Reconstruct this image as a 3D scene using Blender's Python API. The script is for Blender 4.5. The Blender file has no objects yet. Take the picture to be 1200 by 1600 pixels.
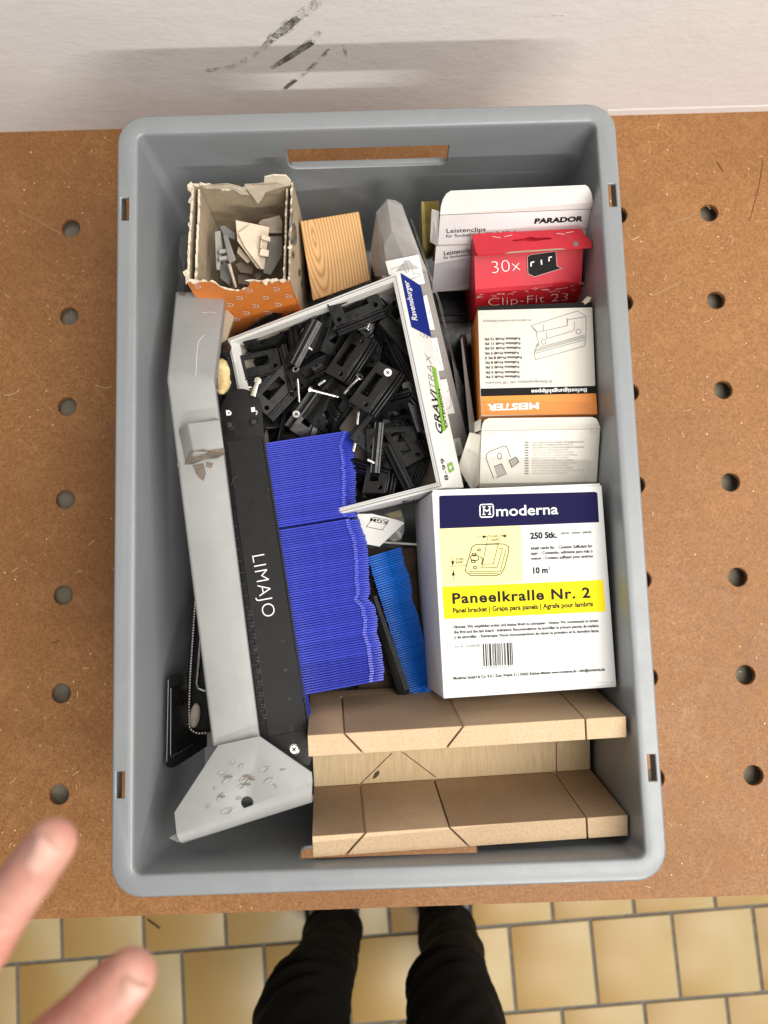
import bpy, bmesh, math, random
from mathutils import Vector, Matrix, Euler, noise

random.seed(7)
scene = bpy.context.scene
COL = scene.collection
R = math.radians

# ------------------------------------------------------------------ camera
CAM = Vector((0.00018, -0.11477, 0.88106))
CROT = Euler((0.131554, -0.001756, -0.031068), 'XYZ')
FPX = 1380.085                                # focal length in photo pixels (1200 x 1600)
cd = bpy.data.cameras.new('camera')
cd.sensor_fit = 'VERTICAL'
cd.lens = 5.7
cd.sensor_height = 5.7 * 1600 / FPX
cd.sensor_width = 5.7 * 1200 / FPX
cd.clip_start = 0.01
cd.clip_end = 60
cd.dof.use_dof = True
cd.dof.focus_distance = 0.73
cd.dof.aperture_fstop = 1.4
cam = bpy.data.objects.new('camera', cd)
cam.location = CAM
cam.rotation_euler = CROT
COL.objects.link(cam)
scene.camera = cam

# ------------------------------------------------------------------ light: white workshop ceiling, one fluorescent tube and an added soft fill panel
world = bpy.data.worlds.new('World')
scene.world = world
world.use_nodes = True
bg = world.node_tree.nodes['Background']
bg.inputs[0].default_value = (1.0, 0.985, 0.965, 1)
bg.inputs[1].default_value = 0.235


def area_lamp(loc, target, length, width, watts, axis=(1, 0, 0), colour=(1.0, 0.965, 0.91)):
    ld = bpy.data.lights.new('tube_or_fill_light', 'AREA')
    ld.shape = 'RECTANGLE'
    ld.size = length
    ld.size_y = width
    ld.energy = watts
    ld.color = colour
    lo = bpy.data.objects.new('tube_or_fill_light', ld)
    z = (Vector(loc) - Vector(target)).normalized()
    x = Vector(axis)
    x = (x - z * x.dot(z)).normalized()
    y = z.cross(x)
    m = Matrix((x, y, z)).transposed().to_4x4()
    m.translation = Vector(loc)
    lo.matrix_world = m
    COL.objects.link(lo)
    return lo


area_lamp((0.62, -2.05, 1.93), (0, 0, 0.1), 1.25, 0.05, 38)
area_lamp((1.05, -0.40, 2.05), (0, 0, 0), 1.9, 1.5, 70)  # wide soft panel added as overhead fill, not a tube

vs = scene.view_settings
vs.view_transform = 'Standard'
vs.look = 'None'
vs.exposure = 0.0
vs.gamma = 1.0
vs.use_curve_mapping = False
scene.cycles.use_denoising = True
scene.cycles.max_bounces = 6
scene.cycles.transparent_max_bounces = 12

# ------------------------------------------------------------------ helpers
CM = CROT.to_matrix()


def ray(u, v):
    return CM @ Vector(((u - 600) / FPX, -(v - 800) / FPX, -1.0))


def at(u, v, z):
    d = ray(u, v)
    return CAM + d * ((z - CAM.z) / d.z)


def deep(u, v, d):
    return CAM + ray(u, v) * d


def on_plane(F, u, v, off=0.0):
    """photo pixel -> local x, y on the plane z = off of frame F"""
    n = F.to_3x3() @ Vector((0, 0, 1))
    o = F @ Vector((0, 0, off))
    d = ray(u, v)
    p = CAM + d * ((o - CAM).dot(n) / d.dot(n))
    q = F.inverted() @ p
    return Vector((q.x, q.y))


def frame(p0, p1, p2):
    """frame with origin p0, x towards p1, p2 on the +y side"""
    x = (p1 - p0).normalized()
    z = x.cross(p2 - p0).normalized()
    y = z.cross(x)
    m = Matrix((x, y, z)).transposed().to_4x4()
    m.translation = p0
    return m


W = {}


def tag(o, label=None, cat=None, group=None, kind=None):
    if label: o['label'] = label
    if cat: o['category'] = cat
    if group: o['group'] = group
    if kind: o['kind'] = kind
    return o


def thing(name, label, cat, loc=(0, 0, 0), rot=(0, 0, 0), group=None, mat=None):
    o = bpy.data.objects.new(name, None)
    o.empty_display_size = 0.02
    m = mat if mat is not None else Matrix.LocRotScale(Vector(loc), Euler([R(a) for a in rot], 'XYZ'), None)
    o.matrix_basis = m
    W[o] = m.copy()
    COL.objects.link(o)
    return tag(o, label, cat, group)


class MB:
    def __init__(s):
        s.v, s.f, s.m = [], [], []

    def add(s, vs_, fs, mi=0):
        b = len(s.v)
        s.v += [Vector(p) for p in vs_]
        s.f += [tuple(i + b for i in f) for f in fs]
        s.m += [mi] * len(fs)
        return s

    def box(s, c, d, rot=None, mi=0):
        P = [Vector((x * d[0] / 2, y * d[1] / 2, z * d[2] / 2)) for z in (-1, 1) for x, y in ((-1, -1), (1, -1), (1, 1), (-1, 1))]
        if rot is not None:
            P = [rot @ p for p in P]
        return s.add([p + Vector(c) for p in P], [(3, 2, 1, 0), (4, 5, 6, 7), (0, 1, 5, 4), (1, 2, 6, 5), (2, 3, 7, 6), (3, 0, 4, 7)], mi)

    def hexa(s, bot, top, mi=0):
        return s.add(list(bot) + list(top), [(3, 2, 1, 0), (4, 5, 6, 7), (0, 1, 5, 4), (1, 2, 6, 5), (2, 3, 7, 6), (3, 0, 4, 7)], mi)

    def prism(s, poly, z0, z1, mi=0):
        n = len(poly)
        return s.add([(x, y, z0) for x, y in poly] + [(x, y, z1) for x, y in poly],
                     [tuple(reversed(range(n))), tuple(range(n, 2 * n))] + [(i, (i + 1) % n, (i + 1) % n + n, i + n) for i in range(n)], mi)

    def extrude(s, pts, vec, mi=0):
        n = len(pts)
        vec = Vector(vec)
        return s.add([Vector(p) for p in pts] + [Vector(p) + vec for p in pts],
                     [tuple(reversed(range(n))), tuple(range(n, 2 * n))] + [(i, (i + 1) % n, (i + 1) % n + n, i + n) for i in range(n)], mi)

    def cone(s, p0, p1, r0, r1, n=16, mi=0):
        p0, p1 = Vector(p0), Vector(p1)
        z = (p1 - p0).normalized()
        x = z.orthogonal().normalized()
        y = z.cross(x)
        c = [(math.cos(2 * math.pi * i / n), math.sin(2 * math.pi * i / n)) for i in range(n)]
        return s.add([p0 + (x * a + y * b) * r0 for a, b in c] + [p1 + (x * a + y * b) * r1 for a, b in c],
                     [tuple(reversed(range(n))), tuple(range(n, 2 * n))] + [(i, (i + 1) % n, (i + 1) % n + n, i + n) for i in range(n)], mi)

    def rings(s, rr, close=False, cap0=True, cap1=True, mi=0):
        """loft through rings of equal length"""
        n = len(rr[0])
        fs = []
        for k in range(len(rr) - 1):
            for i in range(n):
                j = (i + 1) % n
                fs.append((k * n + i, k * n + j, (k + 1) * n + j, (k + 1) * n + i))
        if cap0: fs.append(tuple(reversed(range(n))))
        if cap1: fs.append(tuple(range((len(rr) - 1) * n, len(rr) * n)))
        return s.add([p for r in rr for p in r], fs, mi)

    def sphere(s, c, r, n=10, sc=(1, 1, 1), rot=None):
        rr = []
        for k in range(1, n):
            a = math.pi * k / n
            ring = []
            for i in range(2 * n):
                b = math.pi * i / n
                p = Vector((math.sin(a) * math.cos(b) * sc[0], math.sin(a) * math.sin(b) * sc[1], -math.cos(a) * sc[2])) * r
                ring.append((rot @ p if rot is not None else p) + Vector(c))
            rr.append(ring)
        return s.rings(rr)

    def mesh(s, name, mats, bevel=0.0, seg=2, smooth=False):
        me = bpy.data.meshes.new(name)
        me.from_pydata([tuple(p) for p in s.v], [], s.f)
        for m_ in (mats if isinstance(mats, (list, tuple)) else [mats]):
            me.materials.append(m_)
        for i, p in enumerate(me.polygons):
            p.material_index = s.m[i]
        bm = bmesh.new()
        bm.from_mesh(me)
        bmesh.ops.recalc_face_normals(bm, faces=bm.faces)
        if bevel > 0:
            ed = [e for e in bm.edges if len(e.link_faces) == 2 and e.calc_face_angle(0) > 0.5]
            bmesh.ops.bevel(bm, geom=ed, offset=bevel, segments=seg, profile=0.5, affect='EDGES', clamp_overlap=True)
        bm.to_mesh(me)
        bm.free()
        if smooth or bevel > 0:
            me.shade_smooth()
            try:
                me.set_sharp_from_angle(angle=R(38))
            except Exception:
                pass
        return me

    def build(s, name, mats, parent=None, bevel=0.0, seg=2, smooth=False, world=False, basis=None):
        if world and parent is not None:
            inv = W[parent].inverted()
            s.v = [inv @ p for p in s.v]
        me = s.mesh(name, mats, bevel, seg, smooth)
        return link(name, me, parent, basis)


def link(name, me, parent=None, basis=None):
    o = bpy.data.objects.new(name, me)
    COL.objects.link(o)
    if parent is not None:
        o.parent = parent
    b = basis if basis is not None else Matrix.Identity(4)
    o.matrix_basis = b
    W[o] = (W[parent] @ b) if parent is not None else b.copy()
    return o


def applied(me_ob, mods):
    """evaluate modifiers given as (type, dict) and return the new mesh; removes the helper object"""
    for t, kw in mods:
        md = me_ob.modifiers.new(t, t)
        for k, v in kw.items():
            setattr(md, k, v)
    dg = bpy.context.evaluated_depsgraph_get()
    dg.update()
    me = bpy.data.meshes.new_from_object(me_ob.evaluated_get(dg))
    bpy.data.objects.remove(me_ob)
    return me


def cut(mb, mats, cutters, name, bevel=0.0, seg=2, smooth=False):
    o = link(name, mb.mesh(name, mats))
    cs = []
    mods = []
    for c in cutters:
        co = link('cutter', c.mesh('cutter', mats))
        cs.append(co)
        mods.append(('BOOLEAN', dict(operation='DIFFERENCE', object=co, solver='EXACT')))
    if bevel:
        mods.append(('BEVEL', dict(width=bevel, segments=seg, limit_method='ANGLE', angle_limit=R(35))))
    me = applied(o, mods)
    for c in cs:
        bpy.data.objects.remove(c)
    if smooth or bevel:
        me.shade_smooth()
        try:
            me.set_sharp_from_angle(angle=R(38))
        except Exception:
            pass
    return me


# ------------------------------------------------------------------ materials
class NT:
    def __init__(s, name):
        s.mat = bpy.data.materials.new(name)
        s.mat.use_nodes = True
        s.t = s.mat.node_tree
        s.b = s.t.nodes['Principled BSDF']
        s.out = s.t.nodes['Material Output']
        s.co = None

    def n(s, t, **kw):
        nd = s.t.nodes.new(t)
        for k, v in kw.items():
            if k in nd.inputs:
                if hasattr(v, 'is_linked') or isinstance(v, bpy.types.NodeSocket):
                    s.t.links.new(v, nd.inputs[k])
                else:
                    nd.inputs[k].default_value = v
            else:
                setattr(nd, k, v)
        return nd

    def obj(s, scale=(1, 1, 1), loc=(0, 0, 0), rot=(0, 0, 0), tex=False):
        if s.co is None:
            s.co = s.t.nodes.new('ShaderNodeTexCoord')
        mp = s.t.nodes.new('ShaderNodeMapping')
        if tex:                                   # turn first, then stretch
            mp.vector_type = 'TEXTURE'
            scale = tuple(1 / k for k in scale)
        mp.inputs['Scale'].default_value = scale
        mp.inputs['Location'].default_value = loc
        mp.inputs['Rotation'].default_value = rot
        s.t.links.new(s.co.outputs['Object'], mp.inputs['Vector'])
        return mp.outputs[0]

    def noise(s, scale, detail=4, rough=0.55, vec=None, dist=0.0):
        nd = s.t.nodes.new('ShaderNodeTexNoise')
        nd.inputs['Scale'].default_value = scale
        nd.inputs['Detail'].default_value = detail
        nd.inputs['Roughness'].default_value = rough
        nd.inputs['Distortion'].default_value = dist
        s.t.links.new(vec if vec is not None else s.obj(), nd.inputs['Vector'])
        return nd.outputs['Fac']

    def ramp(s, fac, stops, interp='LINEAR'):
        nd = s.t.nodes.new('ShaderNodeValToRGB')
        cr = nd.color_ramp
        cr.interpolation = interp
        while len(cr.elements) < len(stops):
            cr.elements.new(0.5)
        for e, (p, c) in zip(cr.elements, stops):
            e.position = p
            e.color = (c[0], c[1], c[2], 1) if isinstance(c, (tuple, list)) else (c, c, c, 1)
        s.t.links.new(fac, nd.inputs['Fac'])
        return nd.outputs['Color']

    def mix(s, fac, a, b, mode='MIX'):
        nd = s.t.nodes.new('ShaderNodeMix')
        nd.data_type = 'RGBA'
        nd.blend_type = mode
        for ix, v in ((0, fac), (6, a), (7, b)):
            sock = nd.inputs[ix]
            if isinstance(v, bpy.types.NodeSocket):
                s.t.links.new(v, sock)
            elif ix == 0:
                sock.default_value = v
            else:
                sock.default_value = (v[0], v[1], v[2], 1)
        return nd.outputs[2]

    def bump(s, h, strength=0.2, dist=0.001):
        nd = s.t.nodes.new('ShaderNodeBump')
        nd.inputs['Strength'].default_value = strength
        nd.inputs['Distance'].default_value = dist
        s.t.links.new(h, nd.inputs['Height'])
        s.t.links.new(nd.outputs[0], s.b.inputs['Normal'])

    def set(s, **kw):
        for k, v in kw.items():
            k = k.replace('_', ' ')
            sock = s.b.inputs[k]
            if isinstance(v, bpy.types.NodeSocket):
                s.t.links.new(v, sock)
            elif isinstance(v, (tuple, list)):
                sock.default_value = (v[0], v[1], v[2], 1)
            else:
                sock.default_value = v
        return s


def simple(name, col, rough=0.5, vary=0.12, scale=60, bump=0.0, bscale=400, metal=0.0, spec=0.5, dirt=0.0):
    m = NT(name)
    f = m.noise(scale, 5, 0.6)
    a = tuple(c * (1 - vary) for c in col)
    b = tuple(min(1, c * (1 + vary)) for c in col)
    c = m.ramp(f, [(0.3, a), (0.7, b)])
    if dirt:
        g = m.ramp(m.noise(25, 6, 0.7), [(0.5, 0.0), (0.75, 1.0)])
        dn = m.t.nodes.new('ShaderNodeMath')
        dn.operation = 'MULTIPLY'
        m.t.links.new(g, dn.inputs[0])
        dn.inputs[1].default_value = dirt
        c = m.mix(dn.outputs[0], c, tuple(x * 0.55 * k for x, k in zip(col, (1, .95, .85))))
    m.set(Base_Color=c, Roughness=m.ramp(f, [(0.25, max(0, rough - 0.08)), (0.75, min(1, rough + 0.08))]), Metallic=metal)
    m.b.inputs['Specular IOR Level'].default_value = spec
    if bump:
        m.bump(m.noise(bscale, 4, 0.6), bump, 0.0006)
    return m.mat


def flat(name, col, rough=0.55, spec=0.08):
    m = NT(name)
    m.set(Base_Color=col, Roughness=rough)
    m.b.inputs['Specular IOR Level'].default_value = spec
    return m.mat


def hardboard():
    m = NT('hardboard')
    big = m.noise(5, 5, 0.65)
    mid_ = m.noise(38, 5, 0.65)
    fine = m.noise(460, 6, 0.8)
    grain = m.noise(150, 6, 0.75)
    c = m.ramp(fine, [(0.36, (0.1757, 0.0718, 0.0230)), (0.5, (0.2717, 0.1219, 0.0412)), (0.64, (0.3866, 0.1883, 0.0708))])
    c = m.mix(m.ramp(grain, [(0.50, 0.0), (0.72, 0.55)]), c, (0.4216, 0.2123, 0.0822))
    for k, (rz, sc, th) in enumerate(((0.7, 240, 0.60), (-0.5, 260, 0.61), (2.1, 230, 0.62), (1.35, 250, 0.62))):
        fb = m.noise(sc, 4, 0.65, m.obj((1, 0.14, 1), rot=(0, 0, rz), tex=True), 1.2)
        c = m.mix(m.ramp(fb, [(th, 0.0), (th + 0.08, 0.26)]), c, (0.5387, 0.2992, 0.1292) if k < 2 else (0.4684, 0.2449, 0.0958))
    dfb = m.noise(210, 4, 0.65, m.obj((1, 0.16, 1), rot=(0, 0, 1.0), tex=True), 1.5)
    c = m.mix(m.ramp(dfb, [(0.64, 0.0), (0.72, 0.45)]), c, (0.0996, 0.0392, 0.0125))
    c = m.mix(m.ramp(big, [(0.38, 0.0), (0.72, 0.50)]), c, (0.1757, 0.0740, 0.0248))
    c = m.mix(m.ramp(mid_, [(0.52, 0.0), (0.74, 0.30)]), c, (0.4334, 0.2231, 0.0900))
    st = m.noise(8, 6, 0.7, m.obj(loc=(3, 1, 0)), 0.8)
    c = m.mix(m.ramp(st, [(0.62, 0.0), (0.72, 0.35)]), c, (0.1230, 0.0523, 0.0191))
    vor = m.n('ShaderNodeTexVoronoi', Scale=190.0, Randomness=1.0)
    m.t.links.new(m.obj((1, 1, 0.05)), vor.inputs['Vector'])
    pt = m.ramp(vor.outputs['Distance'], [(0.08, 1.0), (0.15, 0.0)])
    sep = m.t.nodes.new('ShaderNodeSeparateColor')
    m.t.links.new(vor.outputs['Color'], sep.inputs[0])
    few = m.ramp(sep.outputs[0], [(0.86, 0.0), (0.88, 1.0)])
    patch = m.ramp(m.noise(11, 3, 0.6), [(0.50, 0.05), (0.62, 1.0)])
    mm = m.mix(1.0, pt, few, 'MULTIPLY')
    mm = m.mix(1.0, mm, patch, 'MULTIPLY')
    bw = m.t.nodes.new('ShaderNodeRGBToBW')
    m.t.links.new(mm, bw.inputs[0])
    c = m.mix(bw.outputs[0], c, (1.0080, 0.7440, 0.4480))
    m.set(Base_Color=c, Roughness=m.ramp(mid_, [(0.3, 0.40), (0.7, 0.60)]))
    m.b.inputs['Specular IOR Level'].default_value = 0.3
    m.bump(grain, 0.2, 0.0004)
    return m.mat


def wall_paint():
    m = NT('wall_paint')
    a = m.noise(5, 5, 0.6)
    b = m.noise(55, 6, 0.7, m.obj((0.5, 1, 1.2)))
    c = m.ramp(a, [(0.3, (0.75, 0.725, 0.71)), (0.7, (0.81, 0.79, 0.775))])
    c = m.mix(m.ramp(b, [(0.55, 0.0), (0.75, 0.35)]), c, (0.85, 0.835, 0.82))
    sp = m.noise(120, 4, 0.7)
    c = m.mix(m.ramp(sp, [(0.76, 0.0), (0.80, 0.6)]), c, (0.20, 0.18, 0.16))
    m.set(Base_Color=c, Roughness=0.62)
    m.bump(m.noise(45, 7, 0.65, m.obj((0.8, 1, 1.2))), 0.35, 0.0025)
    return m.mat


def tile_glaze():
    m = NT('tile_glaze')
    oi = m.t.nodes.new('ShaderNodeObjectInfo')
    add = m.t.nodes.new('ShaderNodeVectorMath')
    add.operation = 'ADD'
    cm = m.t.nodes.new('ShaderNodeCombineXYZ')
    mu = m.t.nodes.new('ShaderNodeMath')
    mu.operation = 'MULTIPLY'
    mu.inputs[1].default_value = 37.0
    m.t.links.new(oi.outputs['Random'], mu.inputs[0])
    m.t.links.new(mu.outputs[0], cm.inputs[0])
    m.t.links.new(mu.outputs[0], cm.inputs[1])
    m.t.links.new(m.obj(), add.inputs[0])
    m.t.links.new(cm.outputs[0], add.inputs[1])
    fl = m.noise(4.2, 2, 0.5, add.outputs[0], 0.3)
    sp = m.noise(500, 3, 0.7, add.outputs[0])
    sx = m.t.nodes.new('ShaderNodeSeparateXYZ')
    m.t.links.new(m.obj(), sx.inputs[0])
    ma = m.t.nodes.new('ShaderNodeMath')
    ma.operation = 'MULTIPLY_ADD'
    ma.inputs[1].default_value = 4.2
    m.t.links.new(sx.outputs[0], ma.inputs[0])
    m.t.links.new(fl, ma.inputs[2])
    c = m.ramp(ma.outputs[0], [(0.12, (0.49, 0.295, 0.088)), (0.48, (0.57, 0.385, 0.145)), (0.80, (0.66, 0.515, 0.265))])
    c = m.mix(m.ramp(sp, [(0.35, 0.28), (0.6, 0.0)]), c, (0.24, 0.13, 0.035))
    ds = m.noise(170, 3, 0.6, add.outputs[0])
    c = m.mix(m.ramp(ds, [(0.745, 0.0), (0.765, 0.9)]), c, (0.75, 0.68, 0.55))
    m.set(Base_Color=c, Roughness=m.ramp(sp, [(0.3, 0.32), (0.7, 0.46)]))
    m.bump(m.noise(40, 4, 0.6), 0.06, 0.002)
    return m.mat


def pine_end():
    m = NT('pine_face_grain')
    wv = m.t.nodes.new('ShaderNodeTexWave')
    wv.wave_type = 'RINGS'
    wv.rings_direction = 'Z'
    wv.inputs['Scale'].default_value = 62.0
    wv.inputs['Distortion'].default_value = 1.0
    wv.inputs['Detail'].default_value = 2.0
    wv.inputs['Detail Scale'].default_value = 0.5
    m.t.links.new(m.obj((2.0, 0.40, 0.4), loc=(0.031, -0.0045, 0), rot=(0, 0, 0.06)), wv.inputs['Vector'])
    c = m.ramp(wv.outputs['Fac'], [(0.0, (0.60, 0.36, 0.145)), (0.62, (0.52, 0.285, 0.10)), (0.88, (0.42, 0.215, 0.07)), (1.0, (0.34, 0.165, 0.05))])
    fine = m.noise(300, 5, 0.7, m.obj((6, 1, 1)))
    c = m.mix(m.ramp(fine, [(0.4, 0.25), (0.7, 0.0)]), c, (0.40, 0.21, 0.075))
    m.set(Base_Color=c, Roughness=0.6)
    m.bump(wv.outputs['Fac'], 0.25, 0.0006)
    return m.mat


def plywood():
    m = NT('plywood_veneer')
    g = m.noise(35, 5, 0.65, m.obj((14, 1, 1)))
    c = m.ramp(g, [(0.3, (0.50, 0.36, 0.19)), (0.7, (0.64, 0.50, 0.30))])
    b = m.noise(14, 4, 0.6)
    c = m.mix(m.ramp(b, [(0.55, 0.0), (0.72, 0.35)]), c, (0.45, 0.31, 0.155))
    m.set(Base_Color=c, Roughness=0.62)
    m.bump(g, 0.15, 0.0006)
    return m.mat


def fibreboard(name, a, b, dk):
    m = NT(name)
    f = m.noise(520, 6, 0.7)
    g = m.noise(30, 5, 0.6)
    c = m.ramp(f, [(0.3, a), (0.7, b)])
    c = m.mix(m.ramp(g, [(0.45, 0.0), (0.75, 0.3)]), c, dk)
    h = m.noise(120, 3, 0.6)
    c = m.mix(m.ramp(h, [(0.70, 0.0), (0.76, 0.55)]), c, dk)
    m.set(Base_Color=c, Roughness=0.75)
    m.bump(f, 0.3, 0.0005)
    return m.mat


def film(name, tint, alpha, rough=0.15):
    m = NT(name)
    m.set(Base_Color=tint, Roughness=rough)
    tr = m.t.nodes.new('ShaderNodeBsdfTransparent')
    tr.inputs[0].default_value = (1, 1, 1, 1)
    mx = m.t.nodes.new('ShaderNodeMixShader')
    mx.inputs[0].default_value = alpha
    m.t.links.new(tr.outputs[0], mx.inputs[1])
    m.t.links.new(m.b.outputs[0], mx.inputs[2])
    m.t.links.new(mx.outputs[0], m.out.inputs['Surface'])
    m.bump(m.noise(28, 2, 0.5, None, 1.2), 0.5, 0.006)
    return m.mat


def scuff(name, lo, hi):
    m = NT(name)
    f = m.noise(700, 4, 0.8)
    g = m.noise(60, 3, 0.6, m.obj((1, 1, 1)))
    a = m.mix(0.45, f, g)
    bw = m.t.nodes.new('ShaderNodeRGBToBW')
    m.t.links.new(m.ramp(a, [(lo, 0.0), (hi, 0.92)]), bw.inputs[0])
    m.set(Base_Color=(0.12, 0.11, 0.092), Roughness=0.7)
    tr = m.t.nodes.new('ShaderNodeBsdfTransparent')
    mx = m.t.nodes.new('ShaderNodeMixShader')
    m.t.links.new(bw.outputs[0], mx.inputs[0])
    m.t.links.new(tr.outputs[0], mx.inputs[1])
    m.t.links.new(m.b.outputs[0], mx.inputs[2])
    m.t.links.new(mx.outputs[0], m.out.inputs['Surface'])
    return m.mat


def skin_mat():
    m = NT('skin')
    f = m.noise(90, 5, 0.6)
    c = m.ramp(f, [(0.3, (0.44, 0.205, 0.155)), (0.7, (0.53, 0.28, 0.22))])
    c = m.mix(m.ramp(m.noise(38, 3, 0.6), [(0.45, 0.0), (0.65, 0.55)]), c, (0.47, 0.165, 0.13))
    m.set(Base_Color=c, Roughness=0.48)
    m.b.inputs['Subsurface Weight'].default_value = 0.12
    m.b.inputs['Subsurface Radius'].default_value = (0.004, 0.0016, 0.001)
    m.b.inputs['Subsurface Scale'].default_value = 1.0
    m.bump(m.noise(600, 4, 0.6), 0.15, 0.0006)
    return m.mat


def crate_plastic():
    m = NT('crate_plastic')
    f = m.noise(9, 4, 0.6)
    c = m.ramp(f, [(0.3, (0.200, 0.213, 0.224)), (0.7, (0.224, 0.237, 0.247))])
    g = m.noise(45, 6, 0.75, m.obj((1, 1, 0.4)))
    c = m.mix(m.ramp(g, [(0.60, 0.0), (0.78, 0.22)]), c, (0.31, 0.325, 0.335))
    sc = m.noise(900, 2, 0.5)
    c = m.mix(m.ramp(sc, [(0.74, 0.0), (0.78, 0.5)]), c, (0.5, 0.5, 0.5))
    for rz in (0.3, 1.2, -0.7):
        ln = m.noise(9, 2, 0.5, m.obj((1, 45, 8), rot=(0.2, 0.1, rz), tex=True), 0.3)
        c = m.mix(m.ramp(ln, [(0.72, 0.0), (0.75, 0.12)]), c, (0.42, 0.43, 0.435))
    m.set(Base_Color=c, Roughness=m.ramp(g, [(0.3, 0.30), (0.7, 0.46)]))
    m.b.inputs['Specular IOR Level'].default_value = 0.75
    m.bump(m.noise(16, 3, 0.5), 0.10, 0.006)
    return m.mat


def painted_steel():
    m = NT('grey_painted_steel')
    f = m.noise(30, 5, 0.6)
    c = m.ramp(f, [(0.3, (0.255, 0.257, 0.251)), (0.7, (0.295, 0.297, 0.291))])
    s_ = m.noise(70, 5, 0.75, m.obj((1.2, 0.18, 1)))
    c = m.mix(m.ramp(s_, [(0.60, 0.0), (0.76, 0.28)]), c, (0.18, 0.175, 0.165))
    h = m.noise(140, 3, 0.7)
    c = m.mix(m.ramp(h, [(0.73, 0.0), (0.76, 0.6)]), c, (0.62, 0.62, 0.60))
    m.set(Base_Color=c, Roughness=m.ramp(s_, [(0.3, 0.40), (0.7, 0.58)]))
    m.bump(m.noise(420, 3, 0.6), 0.12, 0.0004)
    return m.mat


def black_plastic(name='black_plastic', base=0.006, rough=0.30, dust=0.5):
    m = NT(name)
    f = m.noise(160, 6, 0.75)
    g = m.noise(700, 3, 0.6)
    c = m.ramp(f, [(0.35, (base, base, base)), (0.7, (base * 1.7, base * 1.7, base * 1.7))])
    c = m.mix(m.ramp(g, [(0.68, 0.0), (0.76, dust)]), c, (0.12, 0.115, 0.105))
    m.set(Base_Color=c, Roughness=m.ramp(f, [(0.3, rough - 0.08), (0.7, rough + 0.14)]))
    m.b.inputs['Specular IOR Level'].default_value = 0.5 if name == 'black_plastic' else 0.3
    m.bump(f, 0.18, 0.0006)
    return m.mat


def trouser_cloth():
    m = NT('black_trouser_cloth')
    f = m.noise(800, 3, 0.6)
    c = m.ramp(f, [(0.3, (0.005, 0.0046, 0.0040)), (0.7, (0.012, 0.0107, 0.009))])
    m.set(Base_Color=c, Roughness=0.85)
    m.b.inputs['Specular IOR Level'].default_value = 0.2
    m.bump(f, 0.3, 0.001)
    return m.mat


HARD = hardboard()
WALL = wall_paint()
TILE = tile_glaze()
GROUT = simple('grout', (0.19, 0.175, 0.15), 0.85, 0.3, 90, 0.5, 300)
CRATE = crate_plastic()
STEEL = painted_steel()
RUST = simple('bare_rusted_steel', (0.17, 0.135, 0.105), 0.6, 0.4, 120, 0.5, 500, metal=0.3)
BLACK = black_plastic()
BLACK_MATT = black_plastic('black_moulded_plastic', 0.007, 0.48, 0.15)
BLACK_RIM = flat('black_edge', (0.008, 0.008, 0.008), 0.4)
WHITE_CARD = simple('white_card', (0.70, 0.69, 0.66), 0.55, 0.03, 20, 0.05, 200, dirt=0.12)
OLD_CARD = simple('yellowed_card', (0.66, 0.63, 0.56), 0.62, 0.05, 18, 0.08, 200, dirt=0.22)
MODERNA_CARD = simple('coated_card', (0.70, 0.70, 0.69), 0.55, 0.02, 20, 0.03, 150, spec=0.12, dirt=0.06)
LILAC_CARD = simple('pale_card', (0.62, 0.57, 0.57), 0.55, 0.04, 20, 0.05, 200, dirt=0.1)
GREY_BACK = simple('grey_card_side', (0.42, 0.42, 0.43), 0.5, 0.05, 20, 0.05, 200)
BROWN_CARD = simple('brown_cardboard', (0.36, 0.285, 0.195), 0.8, 0.14, 60, 0.25, 300, dirt=0.15)
TORN_PAPER = simple('torn_paper', (0.60, 0.52, 0.40), 0.85, 0.15, 90, 0.5, 500)
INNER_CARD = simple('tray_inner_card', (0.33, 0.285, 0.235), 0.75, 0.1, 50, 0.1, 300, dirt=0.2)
ORANGE = simple('orange_print', (0.70, 0.215, 0.04), 0.5, 0.1, 40, 0.1, 250, spec=0.3, dirt=0.2)
ORANGE2 = simple('bright_orange_print', (0.75, 0.24, 0.025), 0.42, 0.05, 30)
RED = simple('red_print', (0.50, 0.022, 0.038), 0.45, 0.1, 35, 0.1, 200, spec=0.25)
NAVY = simple('navy_print', (0.010, 0.009, 0.050), 0.6, 0.1, 60, spec=0.06)
BLUE_LABEL = simple('blue_label_print', (0.009, 0.024, 0.19), 0.5, 0.06, 30, spec=0.12)
YELLOW = simple('yellow_print', (0.84, 0.68, 0.012), 0.55, 0.03, 30, spec=0.08)
PALE_YELLOW = simple('pale_yellow_print', (0.80, 0.70, 0.33), 0.55, 0.02, 30, spec=0.08)
OLIVE = simple('olive_yellow_card', (0.30, 0.23, 0.055), 0.6, 0.1, 40)
INK = flat('black_ink', (0.012, 0.012, 0.014), 0.5)
GREY_INK = flat('grey_ink', (0.20, 0.20, 0.20), 0.55)
FAINT_INK = flat('faint_ink', (0.40, 0.38, 0.345), 0.6)
WHITE_INK = flat('white_ink', (0.78, 0.78, 0.77), 0.45)
PINK_INK = flat('pink_print', (0.66, 0.42, 0.42), 0.55)
GREEN_INK = flat('green_print', (0.20, 0.42, 0.05), 0.45)
DARK_INK = flat('dark_panel_ink', (0.012, 0.011, 0.011), 0.5, 0.08)
MOULD_INK = flat('moulded_marking', (0.075, 0.075, 0.075), 0.5)
PINE = pine_end()
PINE_SIDE = simple('pine_side', (0.42, 0.25, 0.10), 0.65, 0.2, 30, 0.2, 300)
PLY = plywood()
MDF_FACE = fibreboard('fibreboard_face', (0.30, 0.200, 0.118), (0.40, 0.280, 0.175), (0.24, 0.145, 0.08))
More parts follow.
